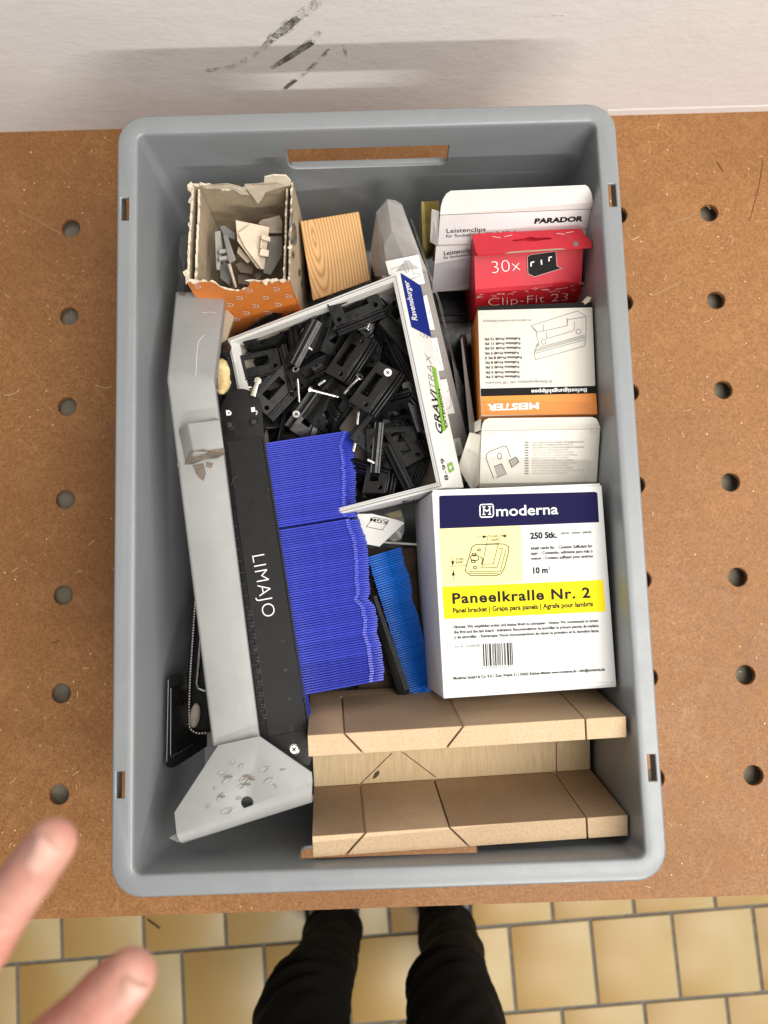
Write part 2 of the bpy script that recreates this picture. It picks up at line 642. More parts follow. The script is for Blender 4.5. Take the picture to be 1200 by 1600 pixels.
MDF_EDGE = fibreboard('fibreboard_sawn_edge', (0.47, 0.325, 0.19), (0.62, 0.46, 0.295), (0.40, 0.26, 0.14))
SLOT_DARK = fibreboard('saw_kerf_wood', (0.055, 0.03, 0.014), (0.10, 0.058, 0.028), (0.04, 0.02, 0.01))
def pin_plastic(name, col, rough, spec=0.9):
    m = NT(name)
    oi = m.t.nodes.new('ShaderNodeObjectInfo')
    c = m.ramp(oi.outputs['Random'], [(0.0, tuple(k * .90 for k in col)), (0.6, col), (1.0, tuple(min(1, k * 1.10 + .003) for k in col))])
    f = m.noise(120, 4, 0.6)
    m.set(Base_Color=c, Roughness=m.ramp(f, [(0.3, rough - .07), (0.7, rough + .12)]))
    m.b.inputs['Specular IOR Level'].default_value = spec
    return m.mat


BLUE_PIN = pin_plastic('blue_pin_plastic', (0.032, 0.048, 0.46), 0.28)
BLUE_PIN2 = pin_plastic('sky_blue_pin_plastic', (0.005, 0.135, 0.62), 0.40, 0.35)
ZINC = simple('zinc_plated_steel', (0.72, 0.70, 0.66), 0.3, 0.1, 200, metal=1.0)
BEIGE = simple('beige_plastic', (0.58, 0.47, 0.35), 0.45, 0.06, 60)
GREY_PL = simple('grey_plastic', (0.26, 0.25, 0.235), 0.45, 0.06, 60)
DGREY_PL = simple('dark_grey_plastic', (0.12, 0.115, 0.11), 0.45, 0.08, 60)
FOAM = simple('dried_foam', (0.62, 0.47, 0.23), 0.85, 0.25, 70, 0.7, 260)
FILM_GREY = film('grey_wrapping_film', (0.40, 0.385, 0.37), 0.5, 0.10)
FILM_CLEAR = film('clear_film', (0.75, 0.75, 0.75), 0.20, 0.08)
GREY_CARTON = simple('grey_carton', (0.225, 0.205, 0.19), 0.5, 0.06, 30)
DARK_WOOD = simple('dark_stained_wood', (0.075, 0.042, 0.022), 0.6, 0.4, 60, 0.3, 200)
UNDER_WOOD = simple('rough_under_board', (0.36, 0.31, 0.235), 0.8, 0.2, 50, 0.3, 200)
SKIN = skin_mat()
NAIL = simple('fingernail', (0.56, 0.32, 0.265), 0.5, 0.05, 60, spec=0.3)
CLOTH = trouser_cloth()
SHOE_GREY = simple('grey_shoe_mesh', (0.30, 0.31, 0.32), 0.8, 0.2, 200, 0.4, 600)
SHOE_BLACK = simple('black_shoe_rubber', (0.012, 0.012, 0.013), 0.6, 0.2, 100)
SCUFF = scuff('rubber_scuff', 0.38, 0.58)
SCUFF_FAINT = scuff('faint_rubber_scuff', 0.49, 0.66)

# ------------------------------------------------------------------ print helpers (flat print on real faces)
_fc = bpy.data.curves.new('measure', 'FONT')
_fc.body = 'H'
_fo = bpy.data.objects.new('measure', _fc)
COL.objects.link(_fo)
_dg = bpy.context.evaluated_depsgraph_get()
_hm = bpy.data.meshes.new_from_object(_fo.evaluated_get(_dg))
CAPH = max(v.co.y for v in _hm.vertices)
bpy.data.meshes.remove(_hm)
bpy.data.objects.remove(_fo)


def glyphs(s, bold=0.0, spacing=1.0, res=3):
    fc = bpy.data.curves.new('lettering', 'FONT')
    fc.body = s
    fc.resolution_u = res
    fc.offset = bold
    fc.space_character = spacing
    fo = bpy.data.objects.new('lettering', fc)
    COL.objects.link(fo)
    dg = bpy.context.evaluated_depsgraph_get()
    me = bpy.data.meshes.new_from_object(fo.evaluated_get(dg))
    bpy.data.objects.remove(fo)
    return me


def text(parent, F, s, a, b, cap, mat_, bold=0.0, spacing=1.0, shear=0.0, z=0.0003, name='lettering', res=3):
    """baseline runs from photo pixel a to photo pixel b on the plane z=0 of frame F; cap = capital height in photo pixels"""
    me = glyphs(s, bold, spacing, res)
    xs = [v.co.x for v in me.vertices]
    if not xs:
        return None
    x0, x1 = min(xs), max(xs)
    A, B = on_plane(F, *a), on_plane(F, *b)
    d = Vector((b[0] - a[0], b[1] - a[1])).normalized()
    up = (d.y * cap, -d.x * cap)
    Cc = on_plane(F, a[0] + up[0], a[1] + up[1])
    ex, ey = B - A, Cc - A
    M = W[parent].inverted() @ F
    for v in me.vertices:
        tx = (v.co.x - x0) / (x1 - x0)
        ty = v.co.y / CAPH
        p = A + ex * tx + ey * ty + ex.normalized() * (shear * ty * ey.length)
        v.co = M @ Vector((p.x, p.y, z))
    me.materials.clear()
    me.materials.append(mat_)
    return link(name, me, parent)


def panel(parent, F, px, mat_, z=0.0001, name='printed_panel'):
    mb = MB()
    P = [on_plane(F, *p) for p in px]
    M = W[parent].inverted() @ F
    mb.add([M @ Vector((p.x, p.y, z)) for p in P], [tuple(range(len(P)))])
    me = bpy.data.meshes.new(name)
    me.from_pydata([tuple(v) for v in mb.v], [], mb.f)
    me.materials.append(mat_)
    return link(name, me, parent)


def lines(parent, F, polys, wpx, mat_, z=0.0003, name='line_drawing'):
    v, f = [], []
    M = W[parent].inverted() @ F
    for pl in polys:
        P = [on_plane(F, *p) for p in pl]
        e = (on_plane(F, pl[0][0] + wpx, pl[0][1]) - P[0]).length / 2
        for p, q in zip(P[:-1], P[1:]):
            d = (q - p)
            if d.length < 1e-7:
                continue
            d.normalize()
            n = Vector((-d.y, d.x)) * e
            p2, q2 = p - d * e * 0.6, q + d * e * 0.6
            b = len(v)
            v += [M @ Vector((k.x, k.y, z)) for k in (p2 - n, q2 - n, q2 + n, p2 + n)]
            f.append((b, b + 1, b + 2, b + 3))
    me = bpy.data.meshes.new(name)
    me.from_pydata([tuple(k) for k in v], [], f)
    me.materials.append(mat_)
    return link(name, me, parent)


def arc(c, rx, ry, a0, a1, n=12, rot=0.0):
    o = []
    for i in range(n + 1):
        t = R(a0 + (a1 - a0) * i / n)
        x, y = rx * math.cos(t), ry * math.sin(t)
        o.append((c[0] + x * math.cos(rot) - y * math.sin(rot), c[1] + x * math.sin(rot) + y * math.cos(rot)))
    return o


# ================================================================== SETTING
# ---- floor: grout bed and separate tiles
FZ = -0.88
fl = tag(MB().add([(-1.6, -2.2, FZ - 0.004), (1.6, -2.2, FZ - 0.004), (1.6, 0.42, FZ - 0.004), (-1.6, 0.42, FZ - 0.004)], [(0, 1, 2, 3)]).build('floor', GROUT), kind='structure')
PITCH = 0.155
tm = MB().box((0, 0, -0.004), (PITCH - 0.0062, PITCH - 0.0062, 0.008)).mesh('tile', TILE, 0.0016, 2)
fa = R(2.45)
ca, sa = math.cos(fa), math.sin(fa)
ox, oy = 0.222, -0.679
for j in range(-5, 2):
    for i in range(-9, 7):
        lx = (i + 0.5) * PITCH + (PITCH * 0.55 if j % 2 == 0 else 0.0)
        ly = (j + 0.5) * PITCH
        x, y = ox + ca * lx - sa * ly, oy + sa * lx + ca * ly
        b = Matrix.LocRotScale(Vector((x, y, FZ + random.uniform(-0.0006, 0.0006))), Euler((random.uniform(-.004, .004), random.uniform(-.004, .004), fa + random.choice((0, 0)))), None)
        link('tile', tm, fl, b)
chip = tag(MB().cone(at(231, 1436, FZ) + Vector((0, 0, 0.0022)), at(250, 1450, FZ) + Vector((0, 0, 0.0022)), 0.0014, 0.0014, 8).build('nail_pin', INK),
           'thin dark pin lying on the tiles left of the trousers', 'nail')

# ---- wall
WY = 0.4225
wl = tag(MB().box((0, WY + 0.05, 0.1), (3.2, 0.1, 2.2)).build('wall', WALL), kind='structure')
ledge = MB().add([(0.255, WY, -0.002), (1.2, WY, -0.002), (1.2, WY - 0.0006, -0.002), (0.255, WY - 0.0006, -0.002),
                  (0.255, WY, 0.011), (1.2, WY, 0.012), (1.2, WY - 0.0006, 0.010), (0.255, WY - 0.0006, 0.009)],
                 [(3, 2, 1, 0), (4, 5, 6, 7), (0, 1, 5, 4), (1, 2, 6, 5), (2, 3, 7, 6), (3, 0, 4, 7)]).build('skirting_lip', WALL, wl)
FW = frame(Vector((0, WY, 0)), Vector((1, WY, 0)), Vector((0, WY, 1)))


def stroke(pts, w, m_=None):
    mb = MB()
    P = [on_plane(FW, *p) for p in pts]
    n = len(P)
    L_, R_ = [], []
    for i, p in enumerate(P):
        d = (P[min(i + 1, n - 1)] - P[max(i - 1, 0)]).normalized()
        k = Vector((-d.y, d.x)) * (w[i] / 2)
        L_.append(p + k)
        R_.append(p - k)
    pts3 = [FW @ Vector((p.x, p.y, 0.0004)) for p in L_ + R_]
    me = bpy.data.meshes.new('scuff_mark')
    me.from_pydata([tuple(p) for p in pts3], [], [(i, i + 1, n + i + 1, n + i) for i in range(n - 1)])
    me.materials.append(m_ or SCUFF_FAINT)
    return link('scuff_mark', me, wl)


stroke([(422, 62), (444, 44), (470, 24), (500, 0)], [0.009, 0.014, 0.013, 0.009])
stroke([(428, 58), (440, 48), (460, 32), (466, 27)], [0.007, 0.009, 0.008, 0.006], SCUFF)
stroke([(322, 110), (365, 104), (400, 84), (424, 62)], [0.005, 0.006, 0.006, 0.007])
stroke([(478, 71), (490, 60), (500, 48)], [0.009, 0.008, 0.006])
stroke([(424, 106), (450, 90), (474, 74), (488, 66)], [0.0045, 0.007, 0.008, 0.006], SCUFF)
stroke([(455, 127), (478, 113), (500, 92), (515, 75)], [0.006, 0.005, 0.004, 0.003])
stroke([(444, 139), (452, 132), (463, 124)], [0.004, 0.0045, 0.004], SCUFF)
stroke([(536, 68), (541, 88)], [0.003, 0.003])
stroke([(538, 97), (546, 105)], [0.004, 0.004])
stroke([(820, 25), (880, 24)], [0.0012, 0.001])

# ---- workbench: perforated hardboard top
bench = thing('workbench', 'brown hardboard workbench top with rows of round dog holes', 'workbench', (0, 0.02, FZ))
BX0, BX1, BY0, BY1 = -1.15, 1.15, -0.3772, 0.4224
gth = -0.00464
gc, gs = math.cos(gth), math.sin(gth)
HOLES = []


def gpt(i, j):
    lx, ly = i * 0.096, -j * 0.096
    return Vector((-0.31408 + gc * lx - gs * ly, 0.31252 + gs * lx + gc * ly))


mb = MB()
NS = 32
TH = 0.006
hr = 0.0101
cols, rows = range(-2, 11), range(0, 7)
for i in cols:
    for j in rows:
        c = gpt(i, j)
        sq = []
        for k in range(NS):
            a = 2 * math.pi * k / NS
            x, y = math.cos(a), math.sin(a)
            m_ = max(abs(x), abs(y))
            x, y = x / m_ * 0.048, y / m_ * 0.048
            sq.append(c + Vector((gc * x - gs * y, gs * x + gc * y)))
        ci = [c + Vector((math.cos(2 * math.pi * k / NS), math.sin(2 * math.pi * k / NS))) * hr for k in range(NS)]
        ci2 = [c + Vector((math.cos(2 * math.pi * k / NS), math.sin(2 * math.pi * k / NS))) * (hr - 0.0006) for k in range(NS)]
        mb.rings([[(p.x, p.y, 0) for p in sq], [(p.x, p.y, 0) for p in ci], [(p.x, p.y, -0.0006) for p in ci2], [(p.x, p.y, -TH) for p in ci2]], cap0=False, cap1=False)
g00 = [gpt(-2.5, -0.5), gpt(10.5, -0.5), gpt(10.5, 6.5), gpt(-2.5, 6.5)]


def q3(a, b, c, d):
    mb.add([(p[0], p[1], 0) for p in (a, b, c, d)], [(0, 1, 2, 3)])


q3(g00[3], g00[2], (BX1, BY0), (BX0, BY0))
q3((BX0, BY1), (BX1, BY1), g00[1], g00[0])
q3((BX0, BY0), (BX0, BY1), g00[0], g00[3])
q3(g00[1], (BX1, BY1), (BX1, BY0), g00[2])
mb.add([(BX0, BY0, 0), (BX1, BY0, 0), (BX1, BY0, -TH), (BX0, BY0, -TH)], [(0, 1, 2, 3)])
mb.build('bench_top', HARD, bench, world=True)
MB().box((0, 0.02, -TH - 0.024), (2.28, 0.77, 0.018)).build('under_board', UNDER_WOOD, bench, world=True)
for sx in (-1.05, 1.05):
    for sy in (-0.30, 0.33):
        MB().box((sx, sy, (FZ - 0.05) / 2), (0.07, 0.07, -FZ - 0.05)).build('leg', UNDER_WOOD, bench, bevel=0.003, world=True)
FBT = Matrix.Identity(4)
for pl_, w_, m_ in (([(1192, 250), (1186, 290), (1178, 320), (1171, 345)], 0.9, DARK_INK), ([(38, 555), (52, 575), (64, 596)], 0.6, BROWN_CARD), ([(30, 330), (60, 345), (95, 365)], 0.8, BROWN_CARD),
                    ([(1040, 352), (1075, 340), (1090, 333)], 0.7, BROWN_CARD), ([(1020, 462), (1065, 440)], 0.7, BROWN_CARD), ([(1120, 252), (1126, 263), (1130, 268)], 1.2, DARK_INK), ([(80, 1004), (88, 1004), (92, 1000)], 1.0, DARK_INK)):
    lines(bench, FBT, [pl_], w_, m_, z=0.0002, name='scratch')
# loose splinters and crumbs too small to count
mb = MB()
rs = random.Random(3)
for k in range(420):
    side = rs.random()
    x = rs.uniform(-0.40, -0.21) if side < 0.5 else rs.uniform(0.21, 0.44)
    y = rs.uniform(-0.37, 0.41)
    if noise.noise(Vector((x * 14, y * 14, 3))) < -0.02 and rs.random() < 0.8:
        continue
    s = rs.uniform(0.0004, 0.0011)
    l = s * (rs.uniform(1, 2) if rs.random() < 0.75 else rs.uniform(4, 9))
    s = s if l < 3 * s else s * 0.4
    mb.box((x, y, s * 0.4), (l, s, s * 0.7), Matrix.Rotation(rs.uniform(0, 6.3), 3, 'Z'))
for k in range(5):
    c = at(rs.uniform(0, 40), rs.uniform(560, 640), 0.0006)
for cx, cy, r, a0 in ((10, 602, 22, 20), (165, 592, 20, 60), (1100, 495, 12, 10)):
    pts = arc((cx, cy), r, r * 0.7, a0, a0 + 80, 8)
    for p, q in zip(pts[:-1], pts[1:]):
        mb.cone(at(*p, 0.0008), at(*q, 0.0008), 0.0003, 0.0003, 5)
dust = mb.build('wood_dust', simple('wood_splinter', (0.72, 0.55, 0.34), 0.7, 0.2, 200), bench, world=True)
dust['kind'] = 'stuff'

# ================================================================== CRATE
crate = thing('storage_crate', 'grey plastic storage crate with handle openings full of fitting boxes', 'crate', (0, 0, 0))


def rrect(hx, hy, r, z, n=6):
    o = []
    for cx, cy, a in ((hx - r, hy - r, 0), (-hx + r, hy - r, 90), (-hx + r, -hy + r, 180), (hx - r, -hy + r, 270)):
        for k in range(n + 1):
            t = R(a + 90 * k / n)
            o.append((cx + r * math.cos(t), cy + r * math.sin(t), z))
    return o


HT = 0.2184
mb = MB()
prof = [(0.1735, 0.2735, 0.010, 0.0065), (0.1755, 0.2755, 0.011, 0.0085), (0.1838, 0.2840, 0.0065, HT - 0.004), (0.1843, 0.2845, 0.0065, HT - 0.0015), (0.1853, 0.2855, 0.007, HT),
        (0.1985, 0.2985, 0.021, HT), (0.1997, 0.2997, 0.022, HT - 0.0006), (0.2002, 0.3002, 0.0225, HT - 0.0022), (0.2002, 0.3002, 0.0225, HT - 0.020), (0.1982, 0.2982, 0.021, HT - 0.020),
        (0.1982, 0.2982, 0.021, HT - 0.003), (0.1885, 0.2890, 0.010, HT - 0.003), (0.1862, 0.2865, 0.009, HT - 0.02), (0.178, 0.278, 0.013, 0.002), (0.176, 0.276, 0.012, 0.0003)]
mb.rings([rrect(*p) for p in prof])
cutters = []
for s in (1, -1):
    pr = []
    x0, x1, z0, z1, r = -0.068, 0.068, (0.1622 if s > 0 else 0.157), 0.1915, 0.006
    pts = [(x0 + r, z0), (x1 - r, z0), (x1 - r * .3, z0 + r * .3), (x1, z0 + r), (x1, z1), (x0, z1), (x0, z0 + r), (x0 + r * .3, z0 + r * .3)]
    cutters.append(MB().extrude([(x, s * 0.272, z) for x, z in pts], (0, s * 0.06, 0)))
for sx in (1, -1):
    for sy in (1, -1):
        cutters.append(MB().box((sx * 0.1935, sy * 0.2213, HT), (0.0064, 0.019, 0.05)))
me = cut(mb, CRATE, cutters, 'crate_shell', bevel=0.0006, seg=1)
link('crate_shell', me, crate)
# recessed ledge below each handle opening
for s in (1, -1):
    if s > 0:
        MB().box((0, s * 0.2868, 0.1592), (0.134, 0.0052, 0.0056)).build('handle_ledge', CRATE, crate, bevel=0.0015)
    for e in (-1, 1):
        MB().box((e * 0.0702, s * 0.2875, 0.1765), (0.004, 0.0056, 0.030)).build('handle_cheek', CRATE, crate, bevel=0.0012)

exec_order = []

# ================================================================== MODERNA-TYPE CARTON ETC.


def carton(name, label, loc, rot, w, h, d, mats, bevel=0.0007, group=None, cat='box'):
    """closed box; given top-face centre; Empty sits at the base"""
    e = Euler([R(a) for a in rot], 'XYZ').to_matrix()
    base = Vector(loc) - e @ Vector((0, 0, d))
    t = thing(name, label, cat, base, rot, group)
    m = mats if isinstance(mats, (list, tuple)) else [mats]
    b = MB()
    P = [(x * w / 2, y * h / 2, z) for z in (0, d) for x, y in ((-1, -1), (1, -1), (1, 1), (-1, 1))]
    b.add(P, [(3, 2, 1, 0)], 0)
    b.add(P, [(4, 5, 6, 7)], 0)
    for f in ((0, 1, 5, 4), (1, 2, 6, 5), (2, 3, 7, 6), (3, 0, 4, 7)):
        b.add(P, [f], len(m) - 1)
    me = bpy.data.meshes.new('carton')
    bb = MB()
    bb.add(P, [(3, 2, 1, 0), (4, 5, 6, 7), (0, 1, 5, 4), (1, 2, 6, 5), (2, 3, 7, 6), (3, 0, 4, 7)])
    bb.m = [0, 0] + [len(m) - 1] * 4
    bb.build('carton', m, t, bevel=bevel)
    F = W[t] @ Matrix.Translation((0, 0, d))
    return t, F


# --- big white panel-bracket carton
mo, F = carton('bracket_carton', 'large white panel bracket carton with navy header and yellow band', (0.1109, -0.0881, 0.1955), (2.7, 6.0, 1.5), 0.1362, 0.1576, 0.0953, MODERNA_CARD)
panel(mo, F, [(686, 776), (689, 774.5), (930, 768.5), (933.5, 771), (936, 816), (687, 826)], NAVY, 0.00012)
panel(mo, F, [(685.3, 826.3), (814, 821), (817.5, 910), (690.5, 917)], PALE_YELLOW, 0.00012)
panel(mo, F, [(690.5, 917), (942.5, 906), (946.5, 955.5), (694, 967.5)], YELLOW, 0.00012)
text(mo, F, 'moderna', (775.5, 806.5), (872, 803), 15.5, WHITE_INK, bold=0.012, res=4)
lines(mo, F, [[(751.5, 788.5), (768.5, 787.8), (770.5, 790), (771, 804), (769, 807.5), (752, 808.2), (750, 806), (749.7, 790.5), (751.5, 788.5)]], 1.8, WHITE_INK)
lines(mo, F, [[(755.5, 792), (755.8, 804)], [(765, 791.6), (765.3, 803.6)], [(754, 792), (758, 792)], [(763, 791.6), (767, 791.6)], [(754, 804), (758, 804)], [(763, 803.6), (767, 803.6)]], 1.6, WHITE_INK)
lines(mo, F, [[(756, 795.5), (760.5, 799), (765, 795.3)]], 2.2, WHITE_INK)
text(mo, F, '250 Stk.', (828.5, 842), (870, 840), 9.2, INK, bold=0.04)
text(mo, F, 'pieces / piezas / pièces', (876.5, 834.8), (924, 832.8), 4, INK, bold=0.01)
for i, s in enumerate(('Inhalt reicht für: - Content: Sufficient for', 'appr. - Contenido: suficiente para más o', 'menos - Contenu suffisant pour environ')):
    text(mo, F, s, (829.5 + i * .4, 859 + 7.9 * i), (925.5 + i * .3, 855.2 + 7.9 * i), 4.6, INK, bold=0.026, res=2)
text(mo, F, '10 m', (833, 896), (856, 895), 9, INK, bold=0.04)
text(mo, F, '2', (857, 890), (859.5, 889.9), 4.5, INK, bold=0.02)
text(mo, F, 'Paneelkralle Nr. 2', (707, 943), (922.5, 933.5), 15.5, INK, bold=0.030, spacing=1.12, res=4)
text(mo, F, 'Panel bracket | Grapa para panels | Agrafe pour lambris', (707.5, 957.8), (926.5, 947), 7.4, INK, bold=0.03)
for i, s in enumerate(('Hinweis: Wir empfehlen erstes und letztes Brett zu schrauben - Notice: We recommend to screw',
                       'the first and the last board - Indication: Recomendamos de atornillar la primera pancha de madera',
                       'y de atornillar - Remarque: Nous recommandons de visser la primière et la dernière lame')):
    text(mo, F, s, (709 + i * .3, 982 + 8 * i), (934.5 + i * .4, 971.8 + 7.9 * i), 4.5, INK, bold=0.026, res=2)
text(mo, F, 'Art.-Nr. 16220001002', (711, 1012.4), (751, 1010.5), 4, GREY_INK, bold=0.004, res=2)
rs = random.Random(11)
x = 755.0
mbp = []
while x < 800:
    w = rs.choice((0.8, 0.8, 1.3, 1.9))
    k = (x - 755)
    mbp.append((x, w))
    x += w + rs.choice((0.9, 0.9, 1.4, 1.8))
for w in (0.8, 1.3, 1.9):
    lines(mo, F, [[(a, 1006.4 - (a - 755) * .045), (a + 1.6, 1040.5 - (a - 755) * .045)] for a, b in mbp if b == w], w, INK, name='bar_code')
text(mo, F, '4', (752.5, 1045.5), (754.3, 1045.4), 3.6, INK)
text(mo, F, '010445 010100', (759, 1045), (799, 1043), 3.6, GREY_INK, spacing=1.3, res=2)
text(mo, F, 'Moderna GmbH & Co. KG | Zum Walde 21 | 59602 Rüthen-Meiste www.moderna.de | info@moderna.de', (708.5, 1062), (945, 1047.8), 4.4, INK, bold=0.026, res=2)
# bracket drawing
ox_, oy_ = 620, 620
D = lambda pts: [(620 + a / 3.0, 620 + b / 3.0) for a, b in pts]
lines(mo, F, [D([(352, 705), (370, 693), (500, 690), (525, 703), (523, 730), (505, 800), (488, 830), (465, 838), (345, 838), (322, 818), (325, 795), (352, 705)])], 1.2, INK)
lines(mo, F, [D([(420, 690), (402, 785), (452, 783), (476, 688), (420, 690)]), D([(402, 785), (398, 802), (470, 800), (495, 712), (480, 712)]), D([(336, 820), (480, 820)]), D([(340, 828), (475, 828)]), D([(510, 720), (485, 820)])], 0.9, INK)
lines(mo, F, [D(arc((365, 755), 20, 14, 0, 360)), D(arc((362, 740), 10, 7, 0, 360)), D(arc((358, 772), 10, 7, 0, 360)), D(arc((385, 718), 7, 5, 0, 360)), D(arc((366, 801), 8, 6, 0, 360)), D([(392, 750), (404, 760), (396, 785)])], 1.3, INK)
lines(mo, F, [D([(430, 645), (420, 690)]), D([(487, 645), (478, 690)]), D([(375, 656), (425, 656)]), D([(490, 652), (535, 652)]), D([(252, 796), (330, 790)]), D([(252, 812), (322, 812)]), D([(262, 745), (262, 790)]), D([(265, 818), (265, 865)])], 0.6, INK)
for tri in ([(425, 656), (402, 649), (402, 664)], [(487, 652), (512, 645), (512, 660)], [(262, 794), (254, 770), (270, 770)], [(265, 813), (257, 838), (273, 838)]):
    panel(mo, F, D(tri), INK, 0.0003, name='printed_arrow')
for s, a, b in (('5 mm', (434, 659), (475, 657)), ('13/64"', (436, 677), (479, 675)), ('2 mm', (275, 766), (313, 764)), ('5/64"', (275, 782), (313, 780))):
    pa, pb = D([a, b])
    text(mo, F, s, pa, pb, 3.8, INK, bold=0.012)
lines(mo, F, [[(690, 1080), (960, 1065.5)]], 0.6, FAINT_INK, z=0.0001, name='score_line')
for a, b, z_ in ((0.0, 1, 0),):
    MB().box((0.0, 0.0795, 0.0935), (0.134, 0.0016, 0.0012)).build('lid_flap', MODERNA_CARD, mo)

# --- orange and cream clip carton, print upside down
me_, F = carton('clip_carton', 'cream and orange fixing clip carton with upside-down print and line drawing', (0.1334, 0.0996, 0.18), (3.5, -1.2, -0.6), 0.0943, 0.0912, 0.07, [OLD_CARD, ORANGE2], bevel=0.0009)
Z = lambda a, b: (700 + a / 4.615, 440 + b / 4.615)
panel(me_, F, [Z(212, 178), Z(1040, 148), Z(1042, 186), Z(214, 208)], DARK_INK)
panel(me_, F, [Z(236, 772), Z(1066, 752), Z(1068, 806), Z(238, 828)], DARK_INK)
panel(me_, F, [Z(238, 828), Z(1068, 806), Z(1077, 956), Z(240, 964)], ORANGE2)
for k, (s, a, b) in enumerate((('Fußleiste Profil 2 PK', (515, 677), (268, 680)), ('Fußleiste Profil 3 PK', (514, 645), (268, 648)), ('Fußleiste Profil 5 PK', (513, 607), (266, 611)), ('Fußleiste Profil 8 PK', (512, 573), (265, 577)),
                               ('Fußleiste Profil 8 PK E', (532, 539), (265, 543)), ('Fußleiste Profil 9 PK', (510, 506), (263, 510)), ('Fußleiste Profil 10 PK', (522, 470), (262, 474)), ('Fußleiste Profil 11 PK', (521, 437), (261, 441)), ('Fußleiste Profil 12 PK', (520, 403), (260, 408)))):
    text(me_, F, s, Z(*a), Z(*b), 3.6, INK, bold=0.026, res=2)
text(me_, F, '50 Befestigungsklippse, inkl. 100 Schrauben', Z(752, 712), Z(270, 724), 3.9, GREY_INK, bold=0.004, res=2)
text(me_, F, 'für einfache und unsichtbare Befestigung', Z(600, 272), Z(255, 280), 3.4, GREY_INK, res=2)
text(me_, F, 'Befestigungsklippse', Z(1000, 770), Z(600, 782), 5.8, WHITE_INK, bold=0.022)
text(me_, F, 'MEISTER', Z(655, 874), Z(280, 886), 9.5, WHITE_INK, bold=0.045)
dr = [[(600, 318), (935, 212), (995, 250), (995, 395), (985, 465), (630, 565), (622, 510), (655, 440), (640, 400), (640, 370), (600, 318)], [(685, 305), (690, 358), (860, 318), (858, 262)],
      [(612, 328), (645, 365)], [(648, 365), (690, 355)], [(860, 318), (862, 275), (990, 255)], [(712, 412), (712, 365)], [(712, 412), (895, 358), (912, 345), (910, 290)], [(625, 495), (985, 395)], [(625, 505), (985, 405)], [(622, 520), (985, 420)],
      [(660, 475), (985, 385)], [(632, 470), (650, 445), (655, 470)]]
lines(me_, F, [[Z(*p) for p in l] for l in dr] + [[Z(*p) for p in arc((690, 435), 17, 18, 0, 360)], [Z(*p) for p in arc((940, 360), 17, 18, 0, 360)]], 0.75, GREY_INK)
# crumpled corner and print on its left side
sF = frame(W[me_] @ Vector((-0.04715, -0.0456, 0)), W[me_] @ Vector((-0.04715, 0.0456, 0)), W[me_] @ Vector((-0.04715, -0.0456, 0.07)))
b = MB()
pr_ = [at(907, 474, .182), at(918, 463, .186), at(924, 465, .189), at(921, 471, .187), at(912, 477, .183)]
b.extrude(pr_, (0, 0, -0.001))
b.build('torn_corner', TORN_PAPER, me_, world=True)

# --- white clip carton with its flap up
wc = thing('flap_carton', 'worn white clip carton with raised flap below the orange carton', 'box', at(845, 715, .10))
TL, TR, BR, BL = at(752, 673, .184), at(938.3, 670, .183), at(933, 753, .163), at(749, 756, .164)
dn = Vector((0.0, 0.012, -0.075))
MB().hexa([BL + dn, BR + dn, TR + dn, TL + dn], [BL, BR, TR, TL]).build('carton', OLD_CARD, wc, bevel=0.0008, world=True)
F = frame(BL, BR, TL)
fp = [TL + Vector((0, 0, 0.0003)), at(754, 662, .189), at(757, 656.5, .192), at(764, 653.5, .193), at(925, 651.5, .192), at(932, 654, .191), at(935.5, 661, .188), TR + Vector((0, 0, 0.0003))]
MB().extrude(fp, (0, 0.0003, -0.0008)).build('top_flap', OLD_CARD, wc, world=True)
tf = [at(734, 676, .176), at(751, 680.5, .182), at(748, 757, .162), at(738, 768, .15), at(716, 730, .155)]
MB().extrude(tf, (0, 0.0006, -0.0008)).build('side_flap', OLD_CARD, wc, world=True)
tb = [at(742, 660, .178), at(752, 655, .186), at(751.5, 672, .1825), at(741, 676, .176)]
MB().extrude(tb, (0, 0.0006, -0.0008)).build('dust_flap', OLD_CARD, wc, world=True)
bl2, br2 = at(748.5, 763, .150), at(933, 758, .150)
MB().hexa([BL + dn * .2, BR + dn * .2, br2 + dn * .2, bl2 + dn * .2][::-1], [bl2, br2, BR + Vector((0, 0, -.0004)), BL + Vector((0, 0, -.0004))]).build('lower_fold', OLD_CARD, wc, world=True)
lines(wc, F, [[Z(*p) for p in [(330, 1420), (275, 1275), (278, 1245), (300, 1225), (400, 1185), (422, 1190), (452, 1265)]], [Z(*p) for p in arc((372, 1258), 15, 22, 0, 360)],
              [Z(330, 1335), (Z(385, 1312)), Z(420, 1385)], [Z(440, 1290), Z(490, 1262), Z(512, 1300), Z(460, 1340), Z(440, 1290)], [Z(345, 1415), Z(420, 1385)]], 0.8, INK)
for k in range(7):
    lines(wc, F, [[Z(335 + k * 8, 1335 - k * 3), Z(360 + k * 8, 1410 - k * 4)], [Z(442 + k * 8, 1288 - k * 4), Z(462 + k * 7, 1335 - k * 5)]], 0.7, GREY_INK)
